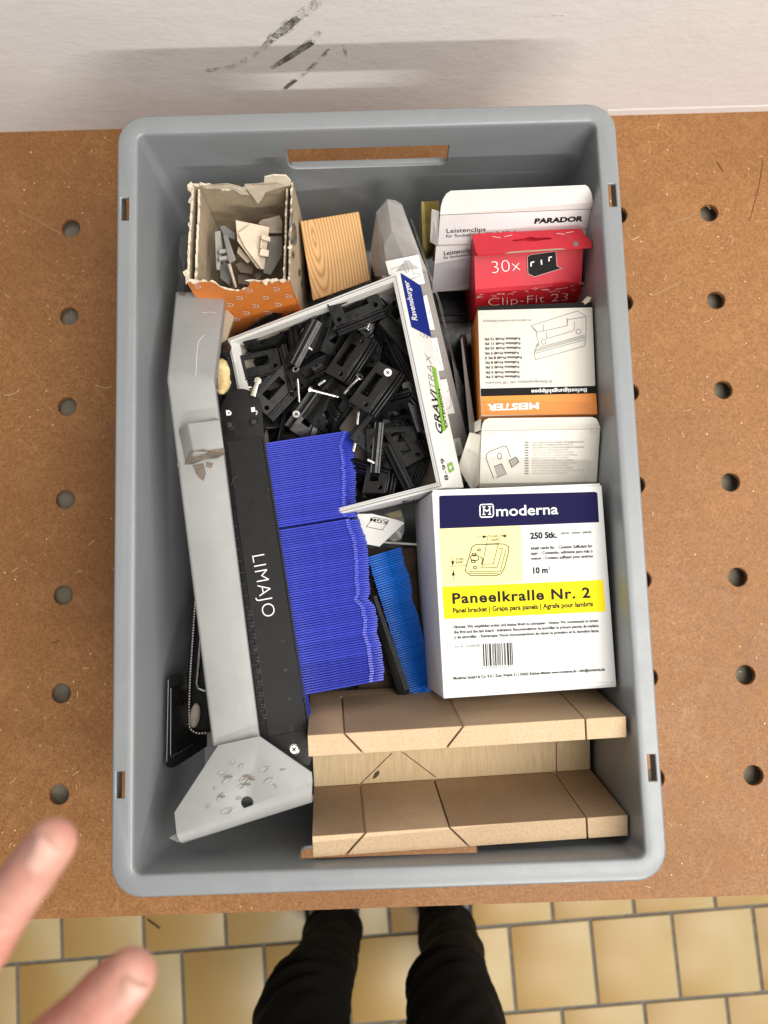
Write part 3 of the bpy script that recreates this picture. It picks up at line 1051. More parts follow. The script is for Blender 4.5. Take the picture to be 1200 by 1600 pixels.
rows_ = ['CLIPSYSTEM FÜR UNSICHTBARE LEISTENBEFESTIGUNG', 'CLIPSYSTEM FOR INVISIBLE SKIRTING FIXATION', 'CLIPSYSTÈME POUR LA FIXATION INVISIBLE DE PLINTHES', 'CLIPSYSTEEM VOOR ONZICHTBARE BEVESTIGING', 'CLIPSYSTEM TIL USYNLIG MONTERING AF LISTER',
         'CLIPSYSTEM FÖR OSYNLIG MONTERING', 'SYSTEMA DE CLIPS PARA FIJACIÓN INVISIBLE', 'SISTEMA DI CLIP PER FISSAGGIO INVISIBILE', 'SYSTEM KLIPSÓW DO MOCOWANIA LISTEW', 'KLIPSZRENDSZER A LÁTHATATLAN RÖGZÍTÉSHEZ', 'KLIPOVÝ SYSTÉM PRO NEVIDITELNÉ UPEVNĚNÍ', 'CLIP SISTEM ZA NEVIDNO PRITRDITEV LETEV', 'SISTEM KLIPOVA ZA NEVIDLJIVO']
for i, s in enumerate(rows_):
    yy = 1166 + i * 18.6
    text(wc, F, s, Z(604, yy), Z(870 + (110 if i in (0, 2, 11) else 30 * (i % 3)), yy - 4), 2.6, FAINT_INK if i > 2 else GREY_INK, res=1)
    lines(wc, F, [[Z(556, yy - 6), Z(578, yy - 6.5)]], 2.0, GREY_INK)
lines(wc, F, [[Z(304, 1084), Z(304, 1104), Z(340, 1106)], [Z(1028, 1068), Z(1028, 1084), Z(1070, 1085)]], 0.6, FAINT_INK, name='cut_line')

# --- red clip carton with hanging tab
rc = thing('red_clip_carton', 'crumpled red clip carton with euro-slot hanging tab folded forward', 'box', at(825, 430, .06))
a0, a1 = at(741, 400, .181), at(911, 389, .179)
b0, b1 = at(743, 459, .163), at(908.5, 444, .161)
c0, c1 = at(741, 492, .128), at(905, 476, .126)
dn = Vector((0.0, 0.030, -0.085))
up0, up1 = at(738.5, 372, .180), at(905, 361, .178)
# body as a loft along x with a rounded crease, slightly crumpled
rr = []
NX = 14
for k in range(NX + 1):
    t = k / NX
    L = lambda p, q: p.lerp(q, t)
    A_, B_, C_ = L(a0, a1), L(b0, b1), L(c0, c1)
    U_ = L(up0, up1)
    w_ = 0.0012 * math.sin(t * 9) * t
    mid = B_ * 0.72 + (A_ + C_) * 0.14 + Vector((0, 0, -0.002 + w_))
    q1 = B_.lerp(A_, 0.16) + Vector((0, 0, 0.0005 * math.sin(t * 17)))
    q2 = B_.lerp(C_, 0.16) + Vector((0, w_, 0))
    rr.append([U_, A_.lerp(U_, .3), A_, A_.lerp(B_, .5), q1, B_ + Vector((0, w_, w_ * .5)), q2, C_, C_ + Vector((0, 0.01, -0.05)), U_ + Vector((0, 0.012, -0.09))])
MB().rings(rr).build('carton', RED, rc, smooth=True, world=True)
F = frame(b0, b1, a0)
Fm = frame(a0.lerp(b0, .5), a1.lerp(b1, .5), a0)
text(rc, Fm, '30x', (769, 427), (813, 422), 19, WHITE_INK, bold=-0.024, res=5, z=0.0008)
F2 = frame(b0.lerp(c0, .5), b1.lerp(c1, .5), b0)
text(rc, F2, 'Clip-Fit 23', (763, 475.5), (886, 467), 12, WHITE_INK, bold=-0.022, res=5, z=0.0016)
Zr = lambda a, b: (640 + a / 3.75, 270 + b / 3.75)
panel(rc, Fm, [Zr(688, 490), Zr(710, 478), Zr(855, 458), Zr(862, 545), Zr(890, 558), Zr(730, 608), Zr(692, 590)], DARK_INK, 0.0009, 'clip_picture')
lines(rc, Fm, [[Zr(688, 490), Zr(710, 478), Zr(855, 458), Zr(862, 545), Zr(890, 558), Zr(730, 608), Zr(692, 590), Zr(688, 490)]], 0.7, PINK_INK, z=0.0011)
lines(rc, Fm, [[Zr(710, 545), Zr(710, 525), Zr(726, 520)], [Zr(770, 510), Zr(772, 535)], [Zr(815, 515), Zr(815, 495), Zr(830, 491)]], 2.0, WHITE_INK, z=0.0011)
# scuffed white creases
rs = random.Random(5)
cr_ = []
for k in range(26):
    x = rs.uniform(388, 1010)
    y = 712 - (x - 388) * 0.098 + rs.gauss(0, 6 if x < 800 else 20)
    l = rs.uniform(8, 42)
    cr_.append([Zr(x, y), Zr(x + l * .5, y - l * .05 + rs.uniform(-5, 5)), Zr(x + l, y - l * .11 + rs.uniform(-6, 6))])
lines(rc, F2, cr_, 0.9, WHITE_INK, z=0.0022, name='worn_crease')
# tab
tabo = [Zr(365, 372), Zr(400, 362), Zr(985, 333), Zr(1003, 335), Zr(1030, 375), Zr(1066, 410), Zr(1066, 442), Zr(402, 489), Zr(388, 470)]
zt = {}
FT = frame(at(747, 400, .193), at(924, 387, .192), at(738, 370, .183))
P = [on_plane(FT, *p) for p in tabo]
mbt = MB().prism([(p.x, p.y) for p in P], 0, 0.0011)
sl = [Zr(x, y) for x, y in [(598, 398), (640, 392), (675, 388), (690, 380), (715, 378), (740, 385), (800, 382), (832, 386), (825, 396), (760, 402), (735, 408), (700, 410), (680, 404), (605, 409)]]
P = [on_plane(FT, *p) for p in sl]
ctr = MB().prism([(p.x, p.y) for p in P], -0.002, 0.003)
me = cut(mbt, RED, [ctr], 'hanging_tab')
ht = link('hanging_tab', me, rc, W[rc].inverted() @ FT)
for pl in ([(402, 491), (1066, 444)], [(366, 372), (388, 470), (402, 491)]):
    pass
eb = [on_plane(FT, *Zr(*p)) for p in [(555, 477), (915, 452)]]
MB().prism([(eb[0].x, eb[0].y - .0006), (eb[1].x, eb[1].y - .0006), (eb[1].x - .004, eb[1].y + .0009), (eb[0].x + .006, eb[0].y + .0009)], 0.0011, 0.0014).build('torn_edge', BROWN_CARD, rc, basis=W[rc].inverted() @ FT)
lines(rc, FT, [[Zr(485, 380), Zr(530, 388)], [Zr(555, 382), Zr(600, 372)], [Zr(862, 362), Zr(905, 368)], [Zr(915, 360), Zr(958, 352)]], 1.6, PINK_INK, z=0.0013)
panel(rc, FT, [Zr(958, 412), Zr(985, 410), Zr(985, 436), Zr(962, 438)], GREY_INK, 0.0013)
lines(rc, FT, [[Zr(900, 368), Zr(940, 390), Zr(970, 415)]], 0.5, GREY_INK, z=0.0013)

# --- pale skirting-clip cartons behind the red one
pa = thing('pale_clip_carton', 'white clip carton with upright rounded flap behind the red carton', 'box', at(800, 370, .08))
TL, TR, BL = at(687.5, 336, .193), at(926, 326.5, .191), at(684, 383, .170)
BR = BL + TR - TL
dn = Vector((-0.002, 0.018, -0.085))
bk = Vector((0, 0.020, -0.004))
MB().hexa([BL + Vector((0, .016, -.07)), BR + Vector((0, .016, -.07)), TR + Vector((0, .010, -.08)), TL + Vector((0, .010, -.08))], [BL, BR, TR, TL]).build('carton', LILAC_CARD, pa, bevel=0.0006, world=True)
F = frame(BL, BR, TL)
pf = [TL + Vector((0, 0, .0004)), at(689, 322, .200), at(692, 312, .205), at(697, 304, .209), at(704, 299.5, .211), at(915, 290.5, .210), at(920, 294, .208), at(924.5, 303, .204), at(926.5, 316, .198), TR + Vector((0, 0, .0004))]
MB().extrude(pf, (0, 0.0009, -0.0002)).build('top_flap', WHITE_CARD, pa, world=True)
sfp = [at(674.5, 328, .190), at(686, 332, .192), at(683, 384, .171), at(672, 378, .166)]
MB().extrude(sfp, (0.0003, 0.0009, -0.0002)).build('side_flap', LILAC_CARD, pa, world=True)
text(pa, F, 'PARADOR', Zr(730, 296), Zr(1014, 281), 7.2, INK, bold=0.05, shear=0.22)
text(pa, F, 'Leistenclips', Zr(217, 352), Zr(446, 341), 6.6, INK, bold=0.006, res=4)
text(pa, F, 'für Sockelleiste ASL 3, ASL 6', Zr(213, 379), Zr(622, 353), 4.6, INK, bold=0.004)
panel(pa, F, [Zr(345, 362), Zr(700, 312), Zr(1035, 300), Zr(1030, 335), Zr(700, 345), Zr(350, 395)], flat('pale_pink_print', (0.64, 0.50, 0.50), .55), 0.00015)
pb = thing('pale_clip_carton', 'lower white clip carton standing in front of the flapped white one', 'box', at(710, 430, .05))
TL, BL = at(681, 385.5, .166), at(675, 457, .115)
TR = TL + Vector((.075, .0035, 0))
BR = BL + TR - TL
MB().hexa([BL, BR, BR + Vector((0, .03, 0)), BL + Vector((0.004, .03, 0))],
          [TL, TR, TR + Vector((0, .012, -.004)), TL + Vector((0.002, .012, -.004))]).build('carton', LILAC_CARD, pb, bevel=0.0006, world=True)
bt = [BL, BR]
F = frame(bt[0], bt[1], TL)
text(pb, F, 'Leistenclips', (693.5, 398.5), (740, 393), 6.2, INK, bold=0.012, shear=.1)
text(pb, F, 'für Sockelleiste', (693, 404.5), (736, 399), 4, INK, bold=0.006)
panel(pb, F, [(679, 412), (744, 400), (742, 440), (675, 458)], simple('lilac_grey_print', (0.40, 0.375, 0.40), .5, .04, 30), 0.0002)
yb = thing('olive_carton', 'open olive yellow carton behind the white clip cartons', 'box', at(672, 350, .06))
o_ = [at(658.5, 315, .172), at(686, 313, .172), at(686, 330, .15), at(661, 395, .125)]
MB().extrude([at(658.5, 315, .172), at(663, 315, .17), at(667, 392, .12), at(660.5, 385, .125)], (0, 0.002, -0.05)).build('side_panel', simple('pale_olive_card', (0.45, .37, .13), .6), yb, world=True)
MB().extrude([at(663, 315.5, .170), at(686, 313, .170), at(686, 385, .11), at(667, 392, .115)], (0, .012, -0.05)).build('carton', OLIVE, yb, world=True)
MB().extrude([at(670, 333, .158), at(686, 331, .158), at(686, 372, .13), at(669, 372, .13)], (0, .004, -0.004)).build('inner_flap', simple('olive_inner', (.36, .28, .08), .6), yb, world=True)

# ================================================================== TORN ORANGE BOX WITH PLASTIC CAPS
tb_ = thing('torn_orange_box', 'torn open orange cardboard box holding beige and grey end caps', 'box', Vector((-0.1065, 0.2113, 0.1952)) - Euler((R(-3.7), R(-2.6), R(-2.0)), 'XYZ').to_matrix() @ Vector((0, 0, 0.1225)), (-3.7, -2.6, -2.0))
w2, h2, dd = 0.0843 / 2, 0.0876 / 2, 0.1210
rs = random.Random(21)


def torn_wall(name, p0, p1, nrm, thick, top, mats_, n=44, seed=0, z0=0.0):
    """wall from p0 to p1 (2-D); top(t) height; outer face index 0, inner 1, rim 2"""
    b = MB()
    p0, p1, nrm = Vector(p0), Vector(p1), Vector(nrm)
    O, I = [], []
    for k in range(n + 1):
        t = k / n
        z = top(t)
        o = p0.lerp(p1, t)
        j = 0.0001 * noise.noise(Vector((t * 30, seed, 1)))
        O.append((o, z + 0.0022 * noise.noise(Vector((t * 25, seed, 5))) + 0.0012 * noise.noise(Vector((t * 70, seed, 2))), j))
        I.append((o - nrm * thick, z - 0.0012 + 0.0030 * noise.noise(Vector((t * 22, seed, 9))) + 0.0014 * noise.noise(Vector((t * 75, seed, 3))), j))
    v, f, m_ = [], [], []
    for (o, z, j), (i_, zi, _) in zip(O, I):
        wob = nrm * (j + 0.0008 * noise.noise(Vector((seed, o.y * 30, o.x * 30))))
        v += [(o.x, o.y, z0), (o.x + wob.x, o.y + wob.y, z), (i_.x + wob.x, i_.y + wob.y, zi), (i_.x, i_.y, z0)]
    for k in range(n):
        a, c = 4 * k, 4 * (k + 1)
        f += [(a, c, c + 1, a + 1), (a + 1, c + 1, c + 2, a + 2), (a + 2, c + 2, c + 3, a + 3)]
        m_ += [0, 2, 1]
    b.v = [Vector(p) for p in v]
    b.f = f
    b.m = m_
    return b.build(name, mats_, tb_)


def front_top(t):
    z = dd
    x = (t - 0.44) / 0.17
    if abs(x) < 1:
        z -= 0.016 * (1 - x * x) ** 0.5
    return z


def back_top(t):
    z = dd - 0.001
    if t > 0.72:
        z += 0.002
    return z - 0.005 * max(0, math.sin((t - 0.3) * 5)) * (0.2 < t < 0.8)


torn_wall('front_wall', (-w2, -h2), (w2, -h2), (0, -1), 0.0018, front_top, [ORANGE, BROWN_CARD, TORN_PAPER], seed=1)
torn_wall('back_wall', (w2, h2), (-w2, h2), (0, 1), 0.0018, back_top, [BROWN_CARD, BROWN_CARD, TORN_PAPER], seed=2)
torn_wall('side_wall', (w2, -h2), (w2, h2), (1, 0), 0.0016, lambda t: dd + 0.001, [BROWN_CARD, BROWN_CARD, TORN_PAPER], seed=3)
torn_wall('side_wall', (-w2, h2), (-w2, -h2), (-1, 0), 0.0016, lambda t: dd, [BROWN_CARD, BROWN_CARD, TORN_PAPER], seed=4)
torn_wall('inner_liner', (-w2 + 0.005, h2 - 0.003), (-w2 + 0.006, -h2 + 0.003), (-1, 0), 0.0016, lambda t: dd - 0.002, [BROWN_CARD, BROWN_CARD, TORN_PAPER], seed=6)
torn_wall('inner_liner', (w2 - 0.0045, -h2 + 0.003), (w2 - 0.0045, h2 - 0.003), (1, 0), 0.0016, lambda t: dd - 0.003, [BROWN_CARD, BROWN_CARD, TORN_PAPER], seed=7)
MB().box((0, 0, 0.001), (w2 * 2, h2 * 2, 0.002)).build('base', BROWN_CARD, tb_)
# orange print wrapping onto the right side
MB().add([(w2 + .0004, -h2, 0), (w2 + .0004, -h2, dd - .024), (w2 + .0004, -h2 + .004, dd - .05), (w2 + .0004, -h2 + .016, 0)], [(0, 1, 2, 3)]).build('orange_wrap', ORANGE, tb_)
# torn liner scraps on the back wall
for pts in ([(-.034, -.0), (-.012, .003), (-.002, -.002), (.004, -.012), (-.003, -.011), (-.010, -.003), (-.03, -.003)], [(.002, .001), (.03, .002), (.036, -.001), (.018, -.009), (.014, -.017), (.009, -.024), (.006, -.013)]):
    b = MB()
    b.add([(x, h2 - 0.0025 - abs(z) * .10, dd + z) for x, z in pts] + [(x, h2 - 0.0012 - abs(z) * .1, dd + z) for x, z in pts], [tuple(range(len(pts))), tuple(range(len(pts), 2 * len(pts)))])
    b.build('torn_scrap', TORN_PAPER, tb_)
b = MB()
sc = [(.018, .0), (.02, .007), (.028, .009), (.038, .008), (.041, .002), (.038, -.002), (.02, -.003)]
b.extrude([(x, h2 - 0.001 + z * .2, dd + z) for x, z in sc], (0, 0.0012, 0.0003)).build('torn_scrap', TORN_PAPER, tb_)
rs = random.Random(77)
for k in range(26):
    sd = rs.randrange(4)
    t = rs.uniform(-.95, .95)
    if sd == 0 and abs(t + .1) < .35:
        continue
    px_, py_ = ((t * w2, -h2), (t * w2, h2), (w2, t * h2), (-w2, t * h2))[sd]
    ln, wd = rs.uniform(.004, .012), rs.uniform(.0015, .004)
    ax_ = Vector((1, 0, 0)) if sd < 2 else Vector((0, 1, 0))
    nx_ = Vector((0, 1, 0)) if sd < 2 else Vector((1, 0, 0))
    if rs.random() < .5: nx_ = -nx_
    c_ = Vector((px_, py_, dd + rs.uniform(-.001, .0015)))
    rag = [c_ - ax_ * ln * .5, c_ - ax_ * ln * .2 + nx_ * wd * rs.uniform(.5, 1) + Vector((0, 0, rs.uniform(-.002, .002))), c_ + ax_ * ln * .15 + nx_ * wd * rs.uniform(.3, 1) + Vector((0, 0, rs.uniform(-.003, .002))), c_ + ax_ * ln * .5 + Vector((0, 0, .0005)), c_ + ax_ * ln * .1 - nx_ * wd * .4]
    MB().extrude(rag, (0, 0, .0006)).build('torn_scrap', TORN_PAPER, tb_)
FF = W[tb_] @ Matrix(((1, 0, 0, 0), (0, 0, -1, -h2 - 0.0006), (0, 1, 0, 0), (0, 0, 0, 1)))
Zo = lambda a, b: (280 + a / 5.4545, 270 + b / 5.4545)
for (x, y) in ((510, 1065), (735, 1062), (825, 988), (928, 1048), (432, 1122), (650, 1133), (840, 1120), (568, 1193), (755, 1190), (490, 1248), (155, 967), (670, 1250), (595, 1000)):
    lines(tb_, FF, [[Zo(*p) for p in [(x - 22, y - 14)] + arc((x, y), 27, 13, -60, 140, 10) + [(x - 20, y + 8)]]], 1.5, WHITE_INK, z=0.0004, name='printed_hook')
    lines(tb_, FF, [[Zo(x - 14, y + 1), Zo(x + 2, y + 2)]], 1.4, WHITE_INK, z=0.0004, name='printed_hook')
SF = W[tb_] @ Matrix(((0, 0, 1, w2 + 0.0009), (1, 0, 0, 0), (0, 1, 0, 0), (0, 0, 0, 1)))
for pl_ in ([[Zo(*p) for p in arc((985, 520), 14, 75, 0, 360, 18, -.08)], [Zo(*p) for p in arc((990, 510), 8, 45, 0, 300, 12, -.08)], [Zo(*p) for p in [(968, 350), (955, 400), (938, 470), (930, 540)]], [Zo(*p) for p in arc((962, 590), 5, 14, 0, 360, 8)], [Zo(*p) for p in arc((975, 700), 4, 14, 0, 360, 8)], [Zo(*p) for p in arc((1028, 850), 4, 14, 0, 360, 8)], [Zo(*p) for p in arc((1050, 945), 4, 12, 0, 360, 8)]]):
    lines(tb_, SF, [pl_], 0.9, GREY_INK, z=0.0003, name='printed_mark')

# plastic end caps inside the torn box
CAPG = 'plastic end caps in the torn orange box'


def end_cap(label, poly, z, col, th=0.0018, tabs=(), tilt=(0, 0)):
    z += 0.024
    c = at(*[sum(k) / len(poly) for k in zip(*poly)], z)
    t = thing('end_cap', label, 'end cap', c, (tilt[0], tilt[1], 0), CAPG)
    F_ = W[t]
    P_ = [on_plane(F_, *p) for p in poly]
    MB().prism([(p.x, p.y) for p in P_], -th, 0).build('plate', col, t, bevel=0.0003, seg=1)
    for tp, hgt in tabs:
        Q = [on_plane(F_, *p) for p in tp]
        MB().prism([(p.x, p.y) for p in Q], 0, hgt).build('snap_tab', col, t, bevel=0.0003, seg=1)
    return t


ZC = lambda l: [Zo(*p) for p in l]
end_cap('pale beige skirting end cap on top in the torn box', ZC([(480, 402), (770, 462), (725, 825), (665, 815), (495, 580)]), 0.150, BEIGE, tilt=(14, 8),
        tabs=[(ZC([(600, 450), (640, 580), (720, 822), (700, 830), (560, 640), (500, 520)]), 0.0035), (ZC([(700, 535), (775, 560), (775, 598), (698, 580)]), 0.007), (ZC([(695, 655), (765, 672), (760, 728), (680, 715)]), 0.007), (ZC([(695, 585), (712, 590), (700, 655), (688, 650)]), 0.006)])
end_cap('light grey end cap standing against the left cardboard liner', ZC([(302, 500), (352, 490), (372, 640), (345, 830), (318, 820)]), 0.146, GREY_PL, tilt=(0, 25),
        tabs=[(ZC([(322, 672), (415, 664), (418, 692), (328, 705)]), 0.005), (ZC([(322, 735), (420, 718), (425, 750), (330, 764)]), 0.005)])
end_cap('thin grey wedge-shaped end cap beside the pale beige one', ZC([(372, 530), (405, 530), (475, 740), (425, 770)]), 0.151, GREY_PL, tilt=(5, -25))
end_cap('dark grey end cap with pale rim at the back left of the torn box', ZC([(345, 460), (380, 445), (478, 510), (478, 570), (380, 540)]), 0.142, DGREY_PL, tilt=(15, 10))
end_cap('brownish grey end cap with notch leaning in the back right corner', ZC([(670, 430), (700, 400), (855, 362), (880, 420), (875, 515), (770, 515)]), 0.146, simple('taupe_plastic', (.28, .225, .17), .45), tilt=(20, -6),
        tabs=[(ZC([(838, 462), (870, 462), (870, 480), (838, 480)]), .002)])
end_cap('wide mid grey end cap under the beige one at the right liner', ZC([(770, 540), (880, 535), (880, 700), (780, 870), (715, 850)]), 0.138, simple('mid_grey_plastic', (.20, .18, .155), .5), tilt=(4, 12))
end_cap('small beige end cap tucked under the big beige one', ZC([(505, 625), (610, 745), (580, 770), (490, 680)]), 0.141, BEIGE, tilt=(8, -8))
end_cap('black rounded end cap at the front of the torn box', ZC([(345, 790), (380, 755), (425, 775), (440, 900), (430, 960), (350, 900)]), 0.132, DGREY_PL, tilt=(0, 18))
end_cap('thin beige cap edge standing at the front notch', ZC([(415, 775), (440, 770), (495, 975), (478, 980)]), 0.137, BEIGE, tilt=(0, 30))
end_cap('curved brown end cap lying deep in the torn box', ZC([(475, 780), (530, 755), (640, 800), (620, 860), (520, 850)]), 0.130, simple('brown_plastic', (.17, .125, .085), .4), tilt=(10, 0))
end_cap('dark brown end cap in the lower front of the torn box', ZC([(495, 870), (560, 850), (620, 910), (600, 960), (500, 945)]), 0.124, simple('deep_brown_plastic', (.12, .09, .065), .4), tilt=(0, 6))
end_cap('narrow taupe end cap beside the right liner, lowest', ZC([(640, 870), (700, 835), (720, 870), (660, 920)]), 0.126, simple('taupe_plastic_dull', (.16, .13, .105), .5), tilt=(6, 0))

# crumpled clear bag beside the torn box
cb = thing('plastic_bag', 'crumpled clear plastic bag between the torn box and the crate side', 'bag', at(288, 410, .10))
b = MB()
gv = []
for i in range(8):
    for j in range(6):
        u = 281 + j * 3.6 - i * 0.6
        v = 368 + i * 12.5
        gv.append(at(u, v, .150 - 0.006 * abs(j - 3) - 0.003 * i + 0.007 * noise.noise(Vector((i * .9, j * 1.1, 4)))))
b.add(gv, [(i * 6 + j, i * 6 + j + 1, (i + 1) * 6 + j + 1, (i + 1) * 6 + j) for i in range(7) for j in range(5)])
b.build('film', FILM_CLEAR, cb, world=True)

# ================================================================== PINE BLOCK
e = Euler((R(20.9), R(.3), R(10.3)), 'XYZ').to_matrix()
pw = thing('pine_block', 'sawn pine wood block with curved grain between torn box and film pack', 'wood block', Vector((-0.0307, 0.2104, 0.1501)) - e @ Vector((0, 0, .1)), (20.9, .3, 10.3))
TL, TR, BR, BL = at(468.5, 345.5, .160), at(561, 330.5, .162), at(579, 438, .138), at(489, 470, .136)
inv = W[pw].inverted()
tl, tr, br, bl = [inv @ p for p in (TL, TR, BR, BL)]
dv = Vector((0, 0, -0.09))
b = MB()
b.hexa([bl + dv, br + dv, tr + dv, tl + dv], [bl, br, tr, tl])
b.m = [1, 0, 1, 1, 1, 1]
b.build('block', [PINE, PINE_SIDE], pw, bevel=0.0006, seg=1)

# ================================================================== GAME BOX TRAY WITH CLIPS
tloc, trot = Vector((-0.0389, 0.068, 0.1647)), (3.3, -27.9, 8.5)
tw, th_, td = 0.1711, 0.1754, 0.0436
e = Euler([R(a) for a in trot], 'XYZ').to_matrix()
tray = thing('game_box_tray', 'white cardboard game box tray with blue side label holding black clips', 'box tray', tloc - e @ Vector((0, 0, td)), trot)
wt = 0.0042
b = MB()
hx, hy = tw / 2, th_ / 2
def rect(x, y, z): return [(-x, -y, z), (x, -y, z), (x, y, z), (-x, y, z)]
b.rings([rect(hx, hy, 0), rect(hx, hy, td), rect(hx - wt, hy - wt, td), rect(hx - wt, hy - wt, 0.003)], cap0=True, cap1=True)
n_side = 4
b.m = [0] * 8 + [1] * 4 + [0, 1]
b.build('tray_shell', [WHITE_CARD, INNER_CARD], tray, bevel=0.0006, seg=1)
# folded white paper strip inside the upper part of the walls, and the gap line of the rim
for sgn, ax in ((1, 'y'), (-1, 'x'), (1, 'x'), (-1, 'y')):
    c = MB()
    zz = td - 0.0005
    hgt = 0.012 if ax == 'y' and sgn == 1 else 0.010
    if ax == 'y':
        c.box((0, sgn * (hy - wt - 0.0005), zz - hgt / 2), (tw - 2 * wt, 0.0009, hgt))
    else:
        c.box((sgn * (hx - wt - 0.0005), 0, zz - hgt / 2), (0.0009, th_ - 2 * wt - .002, hgt))
    c.build('paper_fold', WHITE_CARD, tray)
    d_ = MB()
    if ax == 'y':
        d_.box((0, sgn * (hy - wt * .45), td + 0.0001), (tw - wt, 0.0004, 0.0004))
    else:
        d_.box((sgn * (hx - wt * .45), 0, td + 0.0001), (0.0004, th_ - wt, 0.0004))
    d_.build('rim_seam', GREY_INK, tray)
SF = W[tray] @ Matrix(((0, 0, 1, hx + 0.0001), (1, 0, 0, 0), (0, 1, 0, 0), (0, 0, 0, 1)))
panel(tray, SF, [(625, 426), (657.2, 446.2), (674, 527.5), (642.5, 511)], BLUE_LABEL, 0.0002, 'blue_label')
text(tray, SF, 'Ravensburger', (651.5, 501), (637.5, 440), 8.0, WHITE_INK, bold=0.012, shear=0.15, z=0.0005)
text(tray, SF, 'GRAVI', (692, 680), (681.5, 614), 9.0, INK, bold=0.01, shear=0.3, z=0.0004)
text(tray, SF, 'TRAX', (680.8, 611), (672.5, 557), 8.5, GREY_INK, bold=-0.02, shear=0.3, z=0.0004)
panel(tray, SF, [(674.5, 572), (680.5, 575), (697, 672), (691, 674)], GREEN_INK, 0.0003, 'green_stripe')
text(tray, SF, 'EXTENSION', (699, 668), (687, 608), 4.0, INK, bold=0.01, z=0.0005)
text(tray, SF, '8-99', (700.5, 750), (693, 716), 5.5, INK, bold=0.0, z=0.0004)
lines(tray, SF, [[(699, 727), (705, 724), (708, 733), (702, 737), (699, 727)]], 1.6, GREEN_INK, z=0.0005, name='green_mark')
text(tray, SF, '1 2 3', (656, 525), (667, 529), 4, GREY_INK, z=0.0004)

# black clips (prototype)
CL = 0.0212
pb_ = MB().box((0, 0.001, 0), (2 * CL, 0.019, 0.0032))
me_plate = cut(pb_, BLACK, [MB().box((0.0005, 0.0035, 0), (0.0215, 0.0078, 0.01)), MB().cone((-0.0162, -0.0035, -.01), (-0.0162, -0.0035, .01), 0.0019, 0.0019, 14), MB().cone((0.0162, -0.0035, -.01), (0.0162, -0.0035, .01), 0.0019, 0.0019, 14)], 'clip_plate', bevel=0.0003, seg=1)
b = MB()
for k, (y, z, h_) in enumerate(((-0.0098, 0.0006, 0.0050), (-0.0124, -0.0003, 0.0034), (-0.0150, -0.0016, 0.0048))):
    b.box((0, y, z - 0.001), (2 * CL, 0.0016, h_))
b.box((0, -0.012, -0.003), (2 * CL, 0.0076, 0.0014))
me_rail = b.mesh('ribbed_rail', BLACK, 0.0003, 1)
b = MB()
b.box((0, 0.0112, -0.0042), (2 * CL, 0.0016, 0.0115))
b.box((0, 0.0135, -0.0095), (2 * CL, 0.005, 0.0015))
me_fl = b.mesh('hook_flange', BLACK, 0.0003, 1)
b = MB()
for sx in (-1, 1):
    b.box((sx * 0.0121, 0.0032, -0.004), (0.0014, 0.0088, 0.006))
me_web = b.mesh('window_web', BLACK, 0.0002, 1)

FLOOR_F = W[tray] @ Matrix.Translation((0, 0, 0.003))
TRM = W[tray].to_3x3()
CG = 'black clips heaped in the white tray'


def clip(label, px, hgt, ang, tilt=(0, 0), flip=False, scale=1.0):
    q = on_plane(FLOOR_F, *px, hgt)
    m = FLOOR_F @ Matrix.Translation((q.x, q.y, hgt)) @ Euler((R(tilt[0]), R(tilt[1] + (180 if flip else 0)), 0), 'XYZ').to_matrix().to_4x4()
    m = FLOOR_F @ Matrix.Translation((q.x, q.y, hgt)) @ Matrix.Rotation(R(ang), 4, 'Z') @ Euler((R(tilt[0]), R(tilt[1] + (180 if flip else 0)), 0), 'XYZ').to_matrix().to_4x4() @ Matrix.Scale(scale, 4)
    t = thing('skirting_clip', label, 'clip', group=CG, mat=m)
    for nm, me2 in (('plate', me_plate), ('ribbed_rail', me_rail), ('hook_flange', me_fl), ('window_web', me_web)):
        link(nm, me2, t)
    return t


